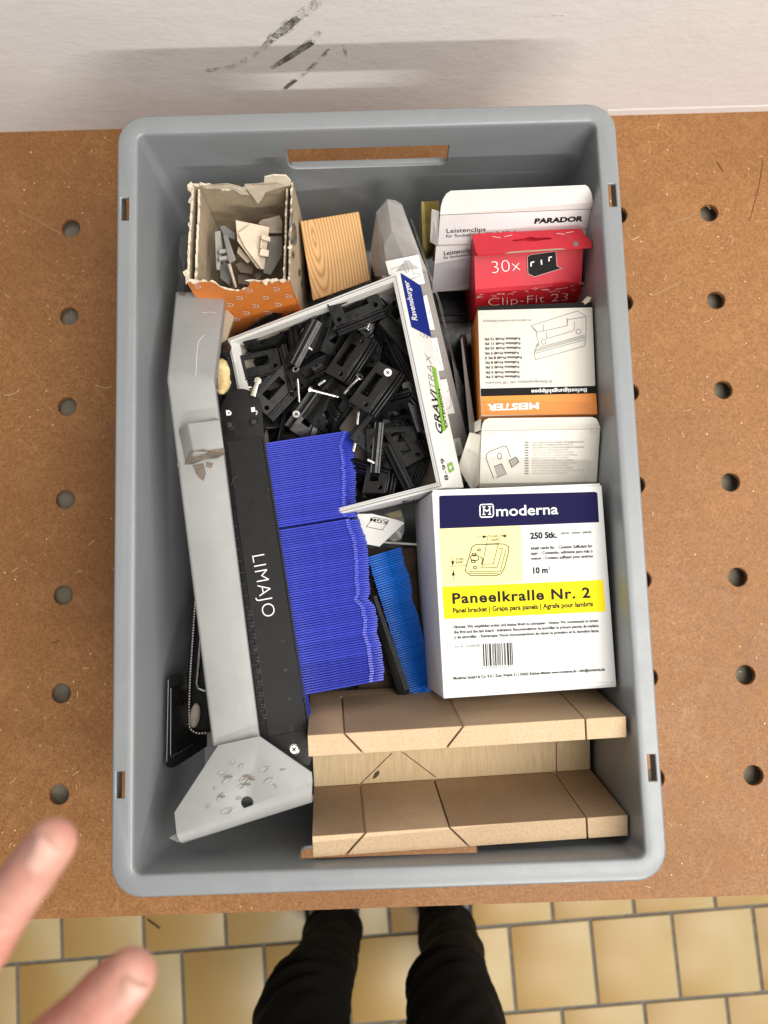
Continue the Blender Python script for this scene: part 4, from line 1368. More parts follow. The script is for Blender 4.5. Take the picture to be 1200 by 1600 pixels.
# angles are in the tray plane (tray itself is turned 8.5 degrees, camera -1.8)
C_ = [
    ('black clip at the top beside the blue label, both holes showing', (556, 482), .030, 10, (8, 22)),
    ('black clip lying hook side up along the top white edge', (422, 530), .020, 13, (55, 8), ),
    ('long black clip slanting steeply above the eyelet', (470, 533), .030, 50, (-42, 10)),
    ('black clip with window in the left corner of the tray', (402, 572), .026, 0, (4, 26)),
    ('black clip lying crosswise in the middle behind the upright screw', (492, 583), .020, 12, (50, 12)),
    ('dusty black clip with open window right of the middle', (546, 558), .028, 48, (-8, 18)),
    ('uppermost black clip with wide window and screw in its hole', (586, 606), .040, 48, (-4, 24)),
    ('black clip leaning beside the inner right edge, upper', (616, 542), .016, -62, (50, 10)),
    ('black clip standing upright against the right inner wall', (640, 640), .014, -86, (60, 6)),
    ('black clip lying flat below the uppermost clip', (612, 690), .016, -10, (3, 20)),
    ('scratched black clip just right of the blue pins', (588, 668), .014, 40, (20, 14)),
    ('black clip with window at the lower end of the tray', (594, 735), .020, 78, (4, 24)),
    ('black clip half hidden in the lower right of the heap', (638, 722), .010, 60, (14, 10)),
    ('black clip tipped on edge right of the silver lever', (432, 612), .026, 38, (24, 20)),
    ('black clip with bright screw head just above the blue pins', (458, 662), .020, 78, (6, 20)),
    ('black clip slanting left of the lying screw', (492, 652), .022, 42, (40, 12)),
    ('narrow black clip slanting right of the lying screw', (522, 640), .018, 42, (60, 12)),
    ('black clip on its side below the top clip', (530, 520), .020, 58, (64, 10)),
    ('black clip in the second layer below the long slanting clip', (515, 548), .014, 20, (20, 20)),
    ('black clip deep in the heap left of the eyelet', (440, 560), .010, 60, (20, 12)),
    ('black clip deep in the middle of the heap', (535, 600), .010, 10, (12, 14)),
    ('black clip deep behind the dusty clip', (580, 535), .009, 70, (20, 10)),
    ('black clip at the bottom under the right-hand clips', (600, 640), .008, 30, (12, 8)),
    ('black clip lowest at the left inner wall', (385, 555), .008, 80, (10, 8)),
    ('black clip deep beneath the upright screw', (462, 625), .008, 5, (14, 16)),
    ('black clip at the bottom end next to the blue pins', (560, 770), .010, 20, (10, 12)),
    ('black clip partly under the black gauge head', (425, 660), .008, 50, (10, 18)),
    ('black clip behind the top clip at the inner corner', (590, 490), .012, 30, (40, 10)),
]
for c in C_:
    clip(c[0], c[1], c[2], c[3], c[4])

rs = random.Random(31)
DEEP = ['left inner corner', 'upper left edge', 'upper middle edge', 'top inner corner', 'right inner wall', 'middle layer beside the eyelet', 'middle layer beside the dusty clip', 'middle layer under the lying screw', 'gap above the blue pins', 'gap beside the gauge head',
        'gap under the uppermost clip', 'lower right inner wall', 'lower heap beside the lowest clip', 'lower end of the tray', 'gap right of the blue pin tips']
SPOT = [(400, 560), (452, 532), (512, 512), (566, 492), (618, 578), (448, 585), (560, 590), (505, 640), (480, 670), (428, 640), (618, 640), (632, 690), (618, 742), (578, 752), (580, 700)]
for nm, px in zip(DEEP, SPOT):
    clip('half-buried black clip on edge at the ' + nm, px, rs.uniform(.012, .019), rs.uniform(0, 180), (rs.choice((-1, 1)) * rs.uniform(30, 60), rs.uniform(0, 25)))

# screws (prototype)
b = MB()
prof = []
for k in range(34):
    x = 0.003 + k * 0.00075
    r = 0.00135 if k % 2 else 0.00095
    if k > 30: r *= (34 - k) / 4
    prof.append([(x, r * math.cos(2 * math.pi * i / 10), r * math.sin(2 * math.pi * i / 10)) for i in range(10)])
b.rings(prof)
me_shank = b.mesh('shank', ZINC, smooth=True)
b = MB()
hp = [(0, .0031), (.0004, .0034), (.0008, .0033), (.0030, .0012), (.0042, .0010)]
b.rings([[(x, r * math.cos(2 * math.pi * i / 16), r * math.sin(2 * math.pi * i / 16)) for i in range(16)] for x, r in hp])
me_head = b.mesh('head', ZINC, smooth=True)
b = MB()
b.box((-0.0001, 0, 0), (0.0004, 0.0034, 0.0008)).box((-0.0001, 0, 0), (0.0004, 0.0008, 0.0034))
me_rec = b.mesh('cross_recess', BLACK_RIM)


def screw(label, pa, ha, pb2, hb, head=True, F_=None, shank=True, name='screw'):
    F_ = F_ if F_ is not None else FLOOR_F
    A = F_ @ Vector((*on_plane(F_, *pa, ha), ha))
    B = F_ @ Vector((*on_plane(F_, *pb2, hb), hb))
    x = (B - A)
    L_ = x.length
    x.normalize()
    z = x.orthogonal().normalized()
    y = z.cross(x)
    m = Matrix((x, y, z)).transposed().to_4x4()
    m.translation = A
    t = thing(name, label, 'screw', group='loose screws among the black clips', mat=m)
    if shank:
        link('shank', me_shank, t, Matrix.Diagonal((max(0.3, L_ / 0.0285), 1, 1, 1)))
    if head:
        h_ = link('head', me_head, t)
        link('cross_recess', me_rec, h_)
    return t


screw('bright screw standing upright in the middle of the clips', (468, 632), .026, (465, 590), .044, head=False)
screw('bright screw lying head left in the middle of the clips', (484, 609), .038, (531, 621), .034)
screw('screw with its head beside the uppermost clip, shank down left', (563, 588), .040, (536, 617), .030)
screw('small screw tip sticking out of the long slanting clip', (470, 535), .034, (489, 548), .038, head=False)
screw('screw tip showing left of the silver lever', (378, 606), .026, (394, 605), .028, head=False)
screw('screw head between top clip and dusty clip', (572, 517), .028, (580, 500), .022)
screw('bright screw in the hole of the uppermost clip', (606, 582), .046, (604, 590), .028)
screw('screw upright between the blue pins and the scratched clip', (561, 640), .030, (558, 665), .022, head=False)
screw('screw beside the blue pin tips', (556, 690), .030, (552, 706), .024, head=False)
screw('short screw tip right of the lying screw', (497, 602), .034, (509, 594), .036, head=False)
screw('screw in the window of the lowest clip', (574, 718), .026, (586, 724), .028, head=False)
screw('round screw head above the blue pins', (463, 647), .036, (463, 655), .022)
t = thing('eyelet', 'small bright metal eyelet above the upright screw', 'eyelet', mat=FLOOR_F @ Matrix.Translation((*on_plane(FLOOR_F, 462, 577, .034), .034)))
b = MB()
rr = []
for k in range(20):
    a = 2 * math.pi * k / 20
    rr.append([((0.0026 + 0.0009 * math.cos(q)) * math.cos(a), (0.0026 + 0.0009 * math.cos(q)) * math.sin(a) * .8, 0.0008 * math.sin(q)) for q in [2 * math.pi * i / 8 for i in range(8)]])
rr.append(rr[0])
b.rings(rr, cap0=False, cap1=False).build('ring', ZINC, t, smooth=True)

# ================================================================== FILM-WRAPPED GREY CARTON
gcart = thing('film_wrapped_carton', 'long grey carton in shiny crinkled film with small clip drawings', 'box', at(670, 540, .04))
g_tl, g_tr = at(603, 320, .182), at(630, 322, .180)
g_br, g_bl = at(746, 748, .128), at(676, 765, .128)
g_m1 = at(655, 395, .168)
lo = Vector((-0.012, 0.0, -0.06))
MB().hexa([g_bl + lo, g_br + lo * .8, at(668, 425, .158) + lo, at(590, 425, .165) + lo], [g_bl, g_br, at(668, 425, .160), at(597, 430, .167)]).build('carton', GREY_CARTON, gcart, bevel=0.0008, world=True)
b = MB()
fv = [(588, 331, .168), (605, 311, .176), (618, 313, .175), (628, 319, .172), (577, 405, .150), (600, 384, .172), (612, 360, .178), (640, 352, .172), (586, 432, .150), (607, 432, .170), (636, 412, .176), (668, 424, .163), (655, 392, .167)]
b.v = [at(*p) for p in fv]
b.f = [(0, 1, 5), (0, 5, 4), (1, 2, 6), (1, 6, 5), (2, 3, 7), (2, 7, 6), (4, 5, 9), (4, 9, 8), (5, 6, 10), (5, 10, 9), (6, 7, 12), (6, 12, 10), (12, 11, 10), (10, 11, 9)]
b.m = [0] * len(b.f)
fm_ = b.build('film_wrap', FILM_GREY, gcart, world=True)
b = MB()
fb = [(588, 333, .162), (605, 314, .170), (628, 322, .166), (655, 394, .160), (668, 426, .155), (597, 433, .155), (579, 408, .140)]
MB().extrude([at(*p) for p in fb], (0, 0, -0.05)).build('carton_end', GREY_CARTON, gcart, world=True)
# loose film edge along the right side
pts = [(640, 340), (662, 405), (684, 470), (706, 560), (712, 600), (722, 680), (740, 735)]
b = MB()
v = []
for k, (u, vv) in enumerate(pts):
    z_ = .160 - .032 * k / 6
    v += [at(u, vv, z_), at(u + (12 if k == 4 else 5), vv + 4, z_ - 0.012)]
b.add(v, [(2 * k, 2 * k + 1, 2 * k + 3, 2 * k + 2) for k in range(len(pts) - 1)])
b.build('film_edge', FILM_GREY, gcart, world=True)
F = frame(g_bl, g_br, at(597, 430, .167))
Zg = lambda a, b: (560 + a / 3.2, 300 + b / 3.2)
for q in ([(325, 520), (342, 516), (382, 688), (345, 690)], [(362, 732), (392, 728), (428, 890), (392, 898)], [(410, 940), (440, 934), (482, 1106), (436, 1112)], [(475, 1235), (508, 1228), (528, 1310), (490, 1322)]):
    panel(gcart, F, [Zg(*p) for p in q], WHITE_CARD, 0.0002, 'drawing_panel')
FU = frame(at(607, 432, .1705), at(668, 424, .1635), at(636, 400, .1765))
tagp = [Zg(*p) for p in [(133, 345), (300, 312), (334, 470), (215, 440), (150, 410)]]
panel(gcart, FU, tagp, WHITE_CARD, 0.001, 'drawing_panel')
lines(gcart, FU, [[Zg(*p) for p in [(160, 385), (225, 360), (235, 400), (250, 395), (238, 345), (255, 340), (275, 410), (300, 405), (308, 418), (240, 440), (200, 420)]]], 0.7, GREY_INK, z=0.0014)
lines(gcart, F, [[Zg(*p) for p in [(350, 590), (358, 600), (350, 612)]], [Zg(*p) for p in [(385, 770), (395, 790), (392, 830), (415, 870)]], [Zg(*p) for p in [(445, 1000), (455, 980), (465, 1070), (440, 1090)]], [Zg(*p) for p in [(490, 1250), (500, 1300)]]], 0.6, GREY_INK, z=0.0005)

# ================================================================== GREY STEEL BRACKET
br_ = thing('steel_bracket', 'scratched grey painted steel bracket with foot plate along the left side', 'bracket', at(330, 900, .05))
zb = 0.200
A0, A1 = at(274.5, 456, .165), at(352, 458.5, .160)
B0, B1 = at(261, 592, .207), at(335, 592, .203)
D0, D1 = at(333, 1166, .199), at(406, 1150.5, .194)
th3 = 0.0022
dep = 0.020
secs = [(A0, A1), (A0.lerp(B0, .92), A1.lerp(B1, .92)), (B0, B1), (B0.lerp(D0, .02), B1.lerp(D1, .02)), (B0.lerp(D0, .35), B1.lerp(D1, .35)), (B0.lerp(D0, .7), B1.lerp(D1, .7)), (D0, D1)]
rr = []
for p, q in secs:
    x = (q - p).normalized()
    dn = Vector((0, 0, -1))
    dn = (dn - x * dn.dot(x)).normalized()
    rb = 0.002
    rr.append([p + dn * dep - x * 0.0015, p + dn * rb - x * 0.0002, p + dn * rb * .3 + x * rb * .3, p + x * rb, q - x * rb, q + dn * rb * .3 - x * rb * .3, q + dn * rb, q + dn * dep,
               q + dn * dep - x * th3, q + dn * th3 - x * th3, p + dn * th3 + x * th3, p + dn * dep + x * th3])
MB().rings(rr).build('channel_bar', STEEL, br_, smooth=True, world=True)
# pressed tab with torn end
tz = 0.010
k0, k1, k2, k3 = at(293, 661, .2155), at(343.5, 655.5, .2135), at(350.5, 702, .213), at(303, 709, .214)
f0, f1, f2, f3 = at(278, 672, .2055), at(339, 652, .2035), at(347, 712, .202), at(289, 722, .2045)
MB().hexa([f3, f2, f1, f0], [k3, k2, k1, k0]).build('pressed_tab', STEEL, br_, bevel=0.0012, world=True)
tp = [(300, 705, .2148), (318, 702, .2146), (325, 704, .2144), (350, 700, .2137), (351, 708, .2105), (340, 714, .2075), (320, 716, .207), (300, 724, .2055), (289, 725, .2055)]
MB().extrude([at(*p) for p in tp], (0, -0.0004, -0.0016)).build('torn_weld', RUST, br_, world=True)
FBAR = frame(D0, D1, B0)
for pts in ([(301, 727), (318, 724), (322, 740), (318, 752), (309, 745)], [(322, 722), (334, 724), (330, 732), (322, 730)], [(278, 458), (290, 459), (288, 465), (278, 463)][:0] or [(278, 720), (281, 724), (280, 733), (277, 728)], [(341, 712), (345, 713), (344, 721), (341, 720)]):
    panel(br_, FBAR, pts, RUST, 0.0007, 'bare_patch')
FUP = frame(B0, B1, A0)
panel(br_, FUP, [(277.5, 456.8), (292, 457.3), (288, 463), (279, 461)], RUST, 0.0004, 'bare_patch')
lines(br_, FUP, [[(306, 587), (308, 550), (310, 535), (318, 524)], [(316, 489), (330, 488), (338, 490)]], 0.7, WHITE_INK, z=0.0004, name='scratch')
# foot plate with bent flange
FP = frame(at(276, 1304, .203), at(487, 1216, .2015), at(340, 1164, .203))
inv = FP.inverted()
pl = [(341, 1164.5), (405.5, 1150.5), (487, 1207), (488.0, 1222), (276, 1304), (272.5, 1269.5)]
P = [on_plane(FP, *p) for p in pl]
hole = on_plane(FP, 386, 1254)
pm = MB().prism([(p.x, p.y) for p in P], -0.0026, 0)
me = cut(pm, STEEL, [MB().cone((hole.x, hole.y, -.01), (hole.x, hole.y, .01), 0.0046, 0.0046, 24)], 'foot_plate', bevel=0.0005, seg=2)
link('foot_plate', me, br_, W[br_].inverted() @ FP)
a_, b_ = P[4], P[3]
dirv = (b_ - a_).normalized()
out = Vector((dirv.y, -dirv.x))
rr = []
for s_, ro in ((a_, 0.0088), (a_.lerp(b_, .5), 0.0125), (b_, 0.0162)):
    ring = []
    ri = ro - 0.0026
    pull = 0.007 if ro > .016 else 0.0
    for k in range(7):
        an = R(90 * k / 6)
        e_ = out * ro * math.sin(an) - dirv * pull * math.sin(an)
        ring.append((s_.x + e_.x, s_.y + e_.y, -ro * (1 - math.cos(an))))
    ring.append((s_.x + out.x * ro - dirv.x * pull, s_.y + out.y * ro - dirv.y * pull, -0.036))
    ring.append((s_.x + out.x * ri - dirv.x * pull, s_.y + out.y * ri - dirv.y * pull, -0.036))
    for k in range(6, -1, -1):
        an = R(90 * k / 6)
        e_ = out * ri * math.sin(an) - dirv * pull * math.sin(an)
        ring.append((s_.x + e_.x, s_.y + e_.y, -ro + ri * math.cos(an)))
    rr.append(ring)
MB().rings(rr).build('bent_flange', STEEL, br_, smooth=True, basis=W[br_].inverted() @ FP)
lipc = a_ + out * 0.004
MB().prism([(a_.x - .0005, a_.y), (a_.x + out.x * .007, a_.y + out.y * .007), (a_.x + out.x * .0075 - dirv.x * .004, a_.y + out.y * .0075 - dirv.y * .004), (a_.x + out.x * .002 - dirv.x * .0095, a_.y + out.y * .002 - dirv.y * .0095)], -0.014, -0.0115).build('flange_lip', STEEL, br_, bevel=0.0004, basis=W[br_].inverted() @ FP)
# hammer dents raised in the paint
ZP = lambda a, b: (240 + a / 4.615, 1120 + b / 4.615)
rs = random.Random(8)
dents = [(575, 328, 26, 22), (635, 355, 28, 20), (500, 405, 44, 22), (540, 455, 55, 28), (800, 378, 45, 28), (835, 460, 45, 24), (490, 575, 50, 22), (530, 680, 55, 30), (400, 640, 40, 16), (650, 440, 50, 20), (690, 465, 44, 26), (630, 500, 34, 24), (935, 380, 30, 10), (875, 500, 14, 24), (620, 585, 28, 16), (445, 515, 20, 12)]
for (x, y, rx, ry) in dents:
    c = on_plane(FP, *ZP(x, y))
    s = 0.8 / 4.615 * 0.00049
    b = MB()
    ang = rs.uniform(-.3, .5)
    rings_ = []
    for (f_, h_) in ((1.0, 0.0), (0.85, 0.0005), (0.70, 0.0006), (0.45, 0.00005), (0.2, 0.00002)):
        rings_.append([(c.x + (rx * s * f_ * (1 + .3 * math.sin(2 * t + y)) * math.cos(t) * math.cos(ang) - ry * s * f_ * math.sin(t) * math.sin(ang)), c.y + (rx * s * f_ * math.cos(t) * math.sin(ang) + ry * s * f_ * math.sin(t) * math.cos(ang)), h_ * (1 + .5 * math.sin(t + x))) for t in [2 * math.pi * k / 18 for k in range(18)]])
    b.rings(rings_, cap0=False)
    b.build('hammer_dent', STEEL, br_, smooth=True, basis=W[br_].inverted() @ FP)
for (x, y, l) in ((680, 430, 46), (540, 432, 40), (670, 487, 40), (490, 575, 34), (710, 450, 30)):
    panel(br_, FP, [ZP(x - l, y), ZP(x - l * .2, y - 8), ZP(x + l, y - 4), ZP(x + l * .3, y + 9)], RUST, 0.0014, 'bare_patch')

# ================================================================== CONTOUR GAUGES
gm = Matrix.LocRotScale(Vector((-0.095, -0.0617, 0.1705)), Euler((R(-5.5), R(6.0), R(6.3)), 'XYZ'), None)
gz = 0.018
gg = thing('contour_gauge', 'black contour gauge with dark blue pins and white lettering', 'contour gauge', mat=gm @ Matrix.Translation((0, 0, -gz)))
GF = gm.copy()
outl = arc((377, 648), 33.5, 41.5, 180, 360, 20) + [(414, 690), (487.5, 1185), (484, 1196), (474, 1197), (413, 1200)]
P = [on_plane(GF, *p) for p in outl]
mbg = MB().prism([(p.x, p.y) for p in P], -gz, 0)
mbg.build('body', BLACK_MATT, gg, bevel=0.0012, seg=2, basis=Matrix.Translation((0, 0, gz)))
gb = Matrix.Translation((0, 0, gz))
# raised scale plate
P = [on_plane(GF, *p) for p in [(354, 690), (409, 683), (481.5, 1141), (419, 1151)]]
MB().prism([(p.x, p.y) for p in P], 0.0, 0.0007).build('scale_plate', BLACK_MATT, gg, bevel=0.0003, seg=1, basis=gb)
P = [on_plane(GF, *p) for p in [(410.5, 684), (413.3, 684), (485.5, 1141), (483, 1142)]]
MB().prism([(p.x, p.y) for p in P], 0.0, 0.0011).build('edge_rib', black_plastic('black_ribbed_edge', .010, .5, .7), gg, basis=gb)
GF2 = GF @ Matrix.Translation((0, 0, 0.0007))
text(gg, GF2, 'LIMAJO', (393.5, 869), (411, 965), 20, WHITE_INK, bold=-0.018, spacing=1.1, res=5, z=0.0002)
for s, p in (('17', (394, 991)), ('18', (396, 1010)), ('19', (399, 1027)), ('20', (401, 1045)), ('21', (403, 1063)), ('22', (405, 1081)), ('23', (408, 1099)), ('24', (410, 1116)), ('16', (391, 973)), ('15', (388, 955)), ('7', (438, 1001)), ('8', (443, 1046)), ('9', (448, 1091)), ('10', (452, 1135))):
    text(gg, GF2, s, p, (p[0] + 1, p[1] + 4 * len(s)), 6, MOULD_INK, z=0.00015)
lines(gg, GF2, [[(388 - k * 2.6, 985 - k * 18), (394 - k * 2.6, 984.2 - k * 18)] for k in range(-8, 10)], 0.7, MOULD_INK, z=0.00015, name='scale_ticks')
panel(gg, GF, [(353, 641), (358, 641), (361, 643.5), (362, 646.5), (360, 649), (354, 649.5)], WHITE_INK, 0.0002, 'lock_symbol')
panel(gg, GF, [(356.6, 644), (359, 644.2), (359.5, 646), (357, 647)], BLACK_RIM, 0.0003, 'lock_symbol')
panel(gg, GF, [(392, 637), (398, 636), (399, 643), (393, 644)], WHITE_INK, 0.0002, 'lock_symbol')
lines(gg, GF, [[(398, 643), (401, 642), (402, 645), (400, 648)]], 1.2, WHITE_INK, z=0.0002, name='lock_symbol')
lines(gg, GF, [[(418, 765), (421, 764)], [(362, 757), (366, 748), (371, 745)]], .8, MOULD_INK, z=0.0010, name='scratch')
for (u, v, m_) in ((359.5, 664.5, BLACK_RIM), (397, 659.5, BLACK_RIM), (459.5, 1171, ZINC)):
    c = on_plane(GF, u, v)
    s = MB()
    rr = []
    for (r_, z_) in ((.0042, 0.0), (.0042, .0006), (.0036, .0009), (.0031, .0003)):
        rr.append([(c.x + r_ * math.cos(2 * math.pi * k / 20), c.y + r_ * math.sin(2 * math.pi * k / 20), z_) for k in range(20)])
    s.rings(rr)
    sc_ = s.build('body_screw', BLACK_MATT if m_ is BLACK_RIM else ZINC, gg, smooth=True, basis=gb)
    MB().box((c.x, c.y, 0.0004), (.0044, .0009, .0008), Matrix.Rotation(.6, 3, 'Z')).box((c.x, c.y, 0.0004), (.0009, .0044, .0008), Matrix.Rotation(.6, 3, 'Z')).build('cross_recess', BLACK_RIM if m_ is ZINC else MOULD_INK, sc_)
# locking lever
c0, c1 = on_plane(GF, 395, 616, .006), on_plane(GF, 402.5, 591, .010)
A_ = Vector((c0.x, c0.y, 0.001))
B_ = Vector((c1.x, c1.y, 0.004))
d = (B_ - A_).normalized()
n_ = d.cross(Vector((0, 0, 1))).normalized()
up_ = n_.cross(d)
prof = [A_ + n_ * .0022, A_ - n_ * .0022, B_ - n_ * .0016 - d * .003]
for k in range(9):
    an = R(-60 + 300 * k / 8)
    prof.append(B_ + (-n_ * math.cos(an) + d * math.sin(an)) * .0031)
prof.append(B_ + n_ * .0016 - d * .003)
MB().extrude(prof, up_ * .0018).build('locking_lever', simple('nickel_lever', (.55, .50, .42), .4, .1, 100, metal=.6), gg, bevel=0.0003, basis=gb)
# pins: each one slides, so each is a copy at its own offset
PL = 0.078
step = 0.0125
pmb = MB()
prof = [(-PL, -0.010), (0, -0.010), (0, -0.0068), (-0.0085, -0.0050), (-0.0089, 0.0002), (-0.0128, 0.0008), (-0.0131, 0.0), (-PL, 0.0)]
pt = 0.00160
pmb.add([(x, -pt / 2, z) for x, z in prof] + [(x, pt / 2, z) for x, z in prof], [tuple(range(8)), tuple(reversed(range(8, 16)))] + [(i, (i + 1) % 8, (i + 1) % 8 + 8, i + 8) for i in range(8)])
me_pin = pmb.mesh('pin', BLUE_PIN, 0.0003, 1)
tipl = [(560, 661), (552, 695), (556.5, 715), (557, 735), (558, 760), (557, 799), (561, 804), (566, 820), (573, 840), (577, 870), (578, 900), (580, 925), (575.5, 932), (587, 945), (592, 970), (590, 985), (597, 1010), (602, 1045), (599, 1075), (604, 1110), (590, 1140)]
zp = -0.0035
TP = [on_plane(GF, u, v, zp) for u, v in tipl]
TP.sort(key=lambda p: -p.y)
y_top = on_plane(GF, 420, 690, zp).y
y_bot = on_plane(GF, 478, 1160, zp).y
pitch = 0.00195
y = y_top
k = 0
rs = random.Random(2)
pin_dir = Matrix.Rotation(R(2.0), 4, 'Z')
gapy = on_plane(GF, 478, 817, zp).y
y_ret = on_plane(GF, 540, 1076, zp).y
while y > y_bot:
    yt = y + 0.0012
    xt = TP[0].x if yt > TP[0].y else TP[-1].x
    for p, q in zip(TP[:-1], TP[1:]):
        if q.y <= yt <= p.y:
            xt = p.x + (q.x - p.x) * (p.y - yt) / max(1e-9, p.y - q.y)
    if y < y_ret:
        xt = on_plane(GF, 481.5, 1100, zp).x + 0.1 * (y_ret - y)
    xt += rs.gauss(0, 0.0003)
    if not (gapy - pitch * .5 < y <= gapy + pitch * .5):
        link('pin', me_pin, gg, gb @ Matrix.Translation((xt, yt, zp + rs.gauss(0, .00010))) @ pin_dir @ Matrix.Diagonal((1 if y >= y_ret else .3, 1, 1, 1)))
    y -= pitch
    k += 1

# second, lighter gauge underneath
g2z = 0.125
q0, q1, q2 = at(578, 878, g2z), at(640, 1078, g2z), at(627, 857, g2z)
yx = (q0 - q1).normalized()
zx = Vector((0, 0, 1))
xx = yx.cross(zx).normalized()
m2 = Matrix((xx, yx, xx.cross(yx))).transposed().to_4x4()
m2.translation = q1
g2 = thing('contour_gauge', 'second contour gauge with light blue pins lying under the first', 'contour gauge', mat=m2)
F = W[g2]
P = [on_plane(F, *p, .004) for p in [(574, 932), (584, 926), (640, 1080), (624, 1096)]]
MB().prism([(p.x, p.y) for p in P], -0.016, 0.004).build('body', BLACK_RIM, g2, bevel=0.001)
P = [on_plane(F, *p, .006) for p in [(583, 932), (588, 930), (640, 1076), (632, 1079)]]
MB().prism([(p.x, p.y) for p in P], 0.002, 0.0062).build('edge_rib', black_plastic('black_knurled_edge', .014, .45, .8), g2)
pmb = MB()
PL2 = 0.044
prof = [(-PL2, -0.008), (0, -0.008), (0, -0.0022), (-0.0190, -0.0014), (-0.0196, 0.0), (-PL2, 0.0)]
pmb.add([(x, -pt / 2, z) for x, z in prof] + [(x, pt / 2, z) for x, z in prof], [tuple(range(6)), tuple(reversed(range(6, 12)))] + [(i, (i + 1) % 6, (i + 1) % 6 + 6, i + 6) for i in range(6)])
me_pin2 = pmb.mesh('pin', BLUE_PIN2, 0.0003, 1)
t2 = [on_plane(F, *p, -.001) for p in [(627, 856), (632, 880), (640, 900), (645, 925), (643, 932), (652, 955), (660, 985), (668, 1020), (672, 1060), (676, 1090)]]
y0, y1 = t2[0].y, t2[-1].y
y = y0
while y > y1 - 0.002:
    xt = t2[-1].x
    for p, q in zip(t2[:-1], t2[1:]):
        if q.y <= y <= p.y:
            xt = p.x + (q.x - p.x) * (p.y - y) / max(1e-9, p.y - q.y)
    link('pin', me_pin2, g2, Matrix.Translation((xt + rs.gauss(0, .0002), y, rs.gauss(0, .0001))) @ Matrix.Diagonal(((xt + .001) / PL2, 1, 1, 1)))
    y -= 0.00200

# ================================================================== MITRE BOX
SCL = 1.066
C0 = Vector((0.0521, -0.2036, 0.1434))
C0 = CAM + (C0 - CAM) * SCL
L_, H_, T_, WI, B_b = 0.2229 * SCL, 0.1044 * SCL, 0.0150 * SCL, 0.0566 * SCL, 0.0171 * SCL
mt = thing('mitre_box', 'wooden mitre box with saw slots below the white bracket carton', 'mitre box', C0, (12.2, 3.2, 1.2))
MF = W[mt]
lx, oy2, iy2 = L_ / 2, WI / 2 + T_, WI / 2
kw = 0.0011
# slot positions along the length, measured on the upper edge lines
Ftop = MF @ Matrix.Translation((0, 0, H_))
up_l = [(on_plane(Ftop, 537.5, 1146), on_plane(Ftop, 566, 1175.5)), (on_plane(Ftop, 724.5, 1134), on_plane(Ftop, 699, 1167)), (on_plane(Ftop, 914.5, 1122), on_plane(Ftop, 916, 1155))]
dn_l = [(on_plane(Ftop, 571.5, 1301), on_plane(Ftop, 545, 1331)), (on_plane(Ftop, 701, 1292), on_plane(Ftop, 731, 1321)), (on_plane(Ftop, 916.5, 1278), on_plane(Ftop, 918, 1310))]


def slotted(name, y_out, y_in, slots):
    b = MB()
    y0, y1 = min(y_out, y_in), max(y_out, y_in)
    b.box((0, (y0 + y1) / 2, H_ / 2), (L_, y1 - y0, H_))
    b.m = [0, 1, 0, 0, 0, 0]
    # ends and top are sawn, faces are smooth
    b.m = [1, 1, 0, 1, 0, 1]
    cs = []
    for p, q in slots:
        d = (q - p)
        d = d / abs(d.y) * (y1 - y0) * 1.3
        c = (p + q) / 2
        n2 = Vector((-d.y, d.x)).normalized() * kw / 2 * 1.25
        ring = [c - d * .6 - n2, c + d * .6 - n2, c + d * .6 + n2, c - d * .6 + n2]
        cs.append(MB().prism([(r.x, r.y) for r in ring], B_b * 1.0, H_ + 0.01))
    me = cut(b, [MDF_FACE, MDF_EDGE], cs, name, bevel=0.00025, seg=1)
    me.materials.clear()
    for m3 in (MDF_FACE, MDF_EDGE):
        me.materials.append(m3)
    for p in me.polygons:
        n3 = p.normal
        p.material_index = 1 if (abs(n3.z) > 0.5 or abs(n3.x) > 0.95) else 0
    return link(name, me, mt)


slotted('side_board', oy2, iy2, up_l)
slotted('side_board', -oy2, -iy2, dn_l)
MB().box((0, 0, B_b / 2), (L_ - 0.0004, WI - 0.0004, B_b)).build('base_board', PLY, mt, bevel=0.0004, seg=1)
# saw marks in the base
FB = MF @ Matrix.Translation((0, 0, B_b))
for pl_ in ([(563, 1225), (612, 1177)], [(680.5, 1214), (629, 1175)], [(869.5, 1206), (869, 1160)]):
    lines(mt, FB, [pl_], 1.3, SLOT_DARK, z=0.0003, name='saw_kerf')
panel(mt, FB, [(582, 1216), (586, 1207), (592, 1203), (593, 1208), (590, 1213), (584, 1217)], SLOT_DARK, 0.0002, 'wood_knot')

# ================================================================== THINGS LOW IN THE CRATE
# paper tag and clear blister by the tray
kg = thing('paper_tag', 'white paper tag with boxed letters under the tray edge', 'tag', at(595, 825, .12))
F = frame(at(566, 848, .128), at(632, 815, .132), at(562, 803, .136))
kp = [(558, 803), (582, 803), (619, 812), (632, 817), (593, 854), (571, 850)]
P = [on_plane(F, *p) for p in kp]
MB().prism([(p.x, p.y) for p in P], -0.0006, 0).build('paper', WHITE_CARD, kg, basis=W[kg].inverted() @ F)
lines(kg, F, [[(583.5, 808), (607.5, 813), (597.5, 828), (572.5, 823), (583.5, 808)]], 0.7, INK)
text(kg, F, 'KGM', (606, 814.5), (579, 809), 5.2, INK, bold=0.02)
bl_ = thing('blister_pack', 'clear curved blister pack beside the paper tag', 'blister pack', at(620, 825, .10))
b = MB()
P0 = [(600, 802), (626, 795), (632, 812), (632, 830), (627, 842), (616, 846), (606, 842), (602, 825)]
b.extrude([at(u, v, .118) for u, v in P0], (0, 0, -0.02)).build('shell', FILM_GREY, bl_, bevel=0.001, world=True)
MB().extrude([at(u, v, .121) for u, v in [(604, 803), (626, 797), (628, 806), (612, 812)]], (0, 0, -.001)).build('card_insert', simple('faded_yellow_card', (.35, .29, .13), .6), bl_, world=True)
wr = thing('white_strip', 'thin white card edge below the paper tag', 'card strip', at(625, 850, .10))
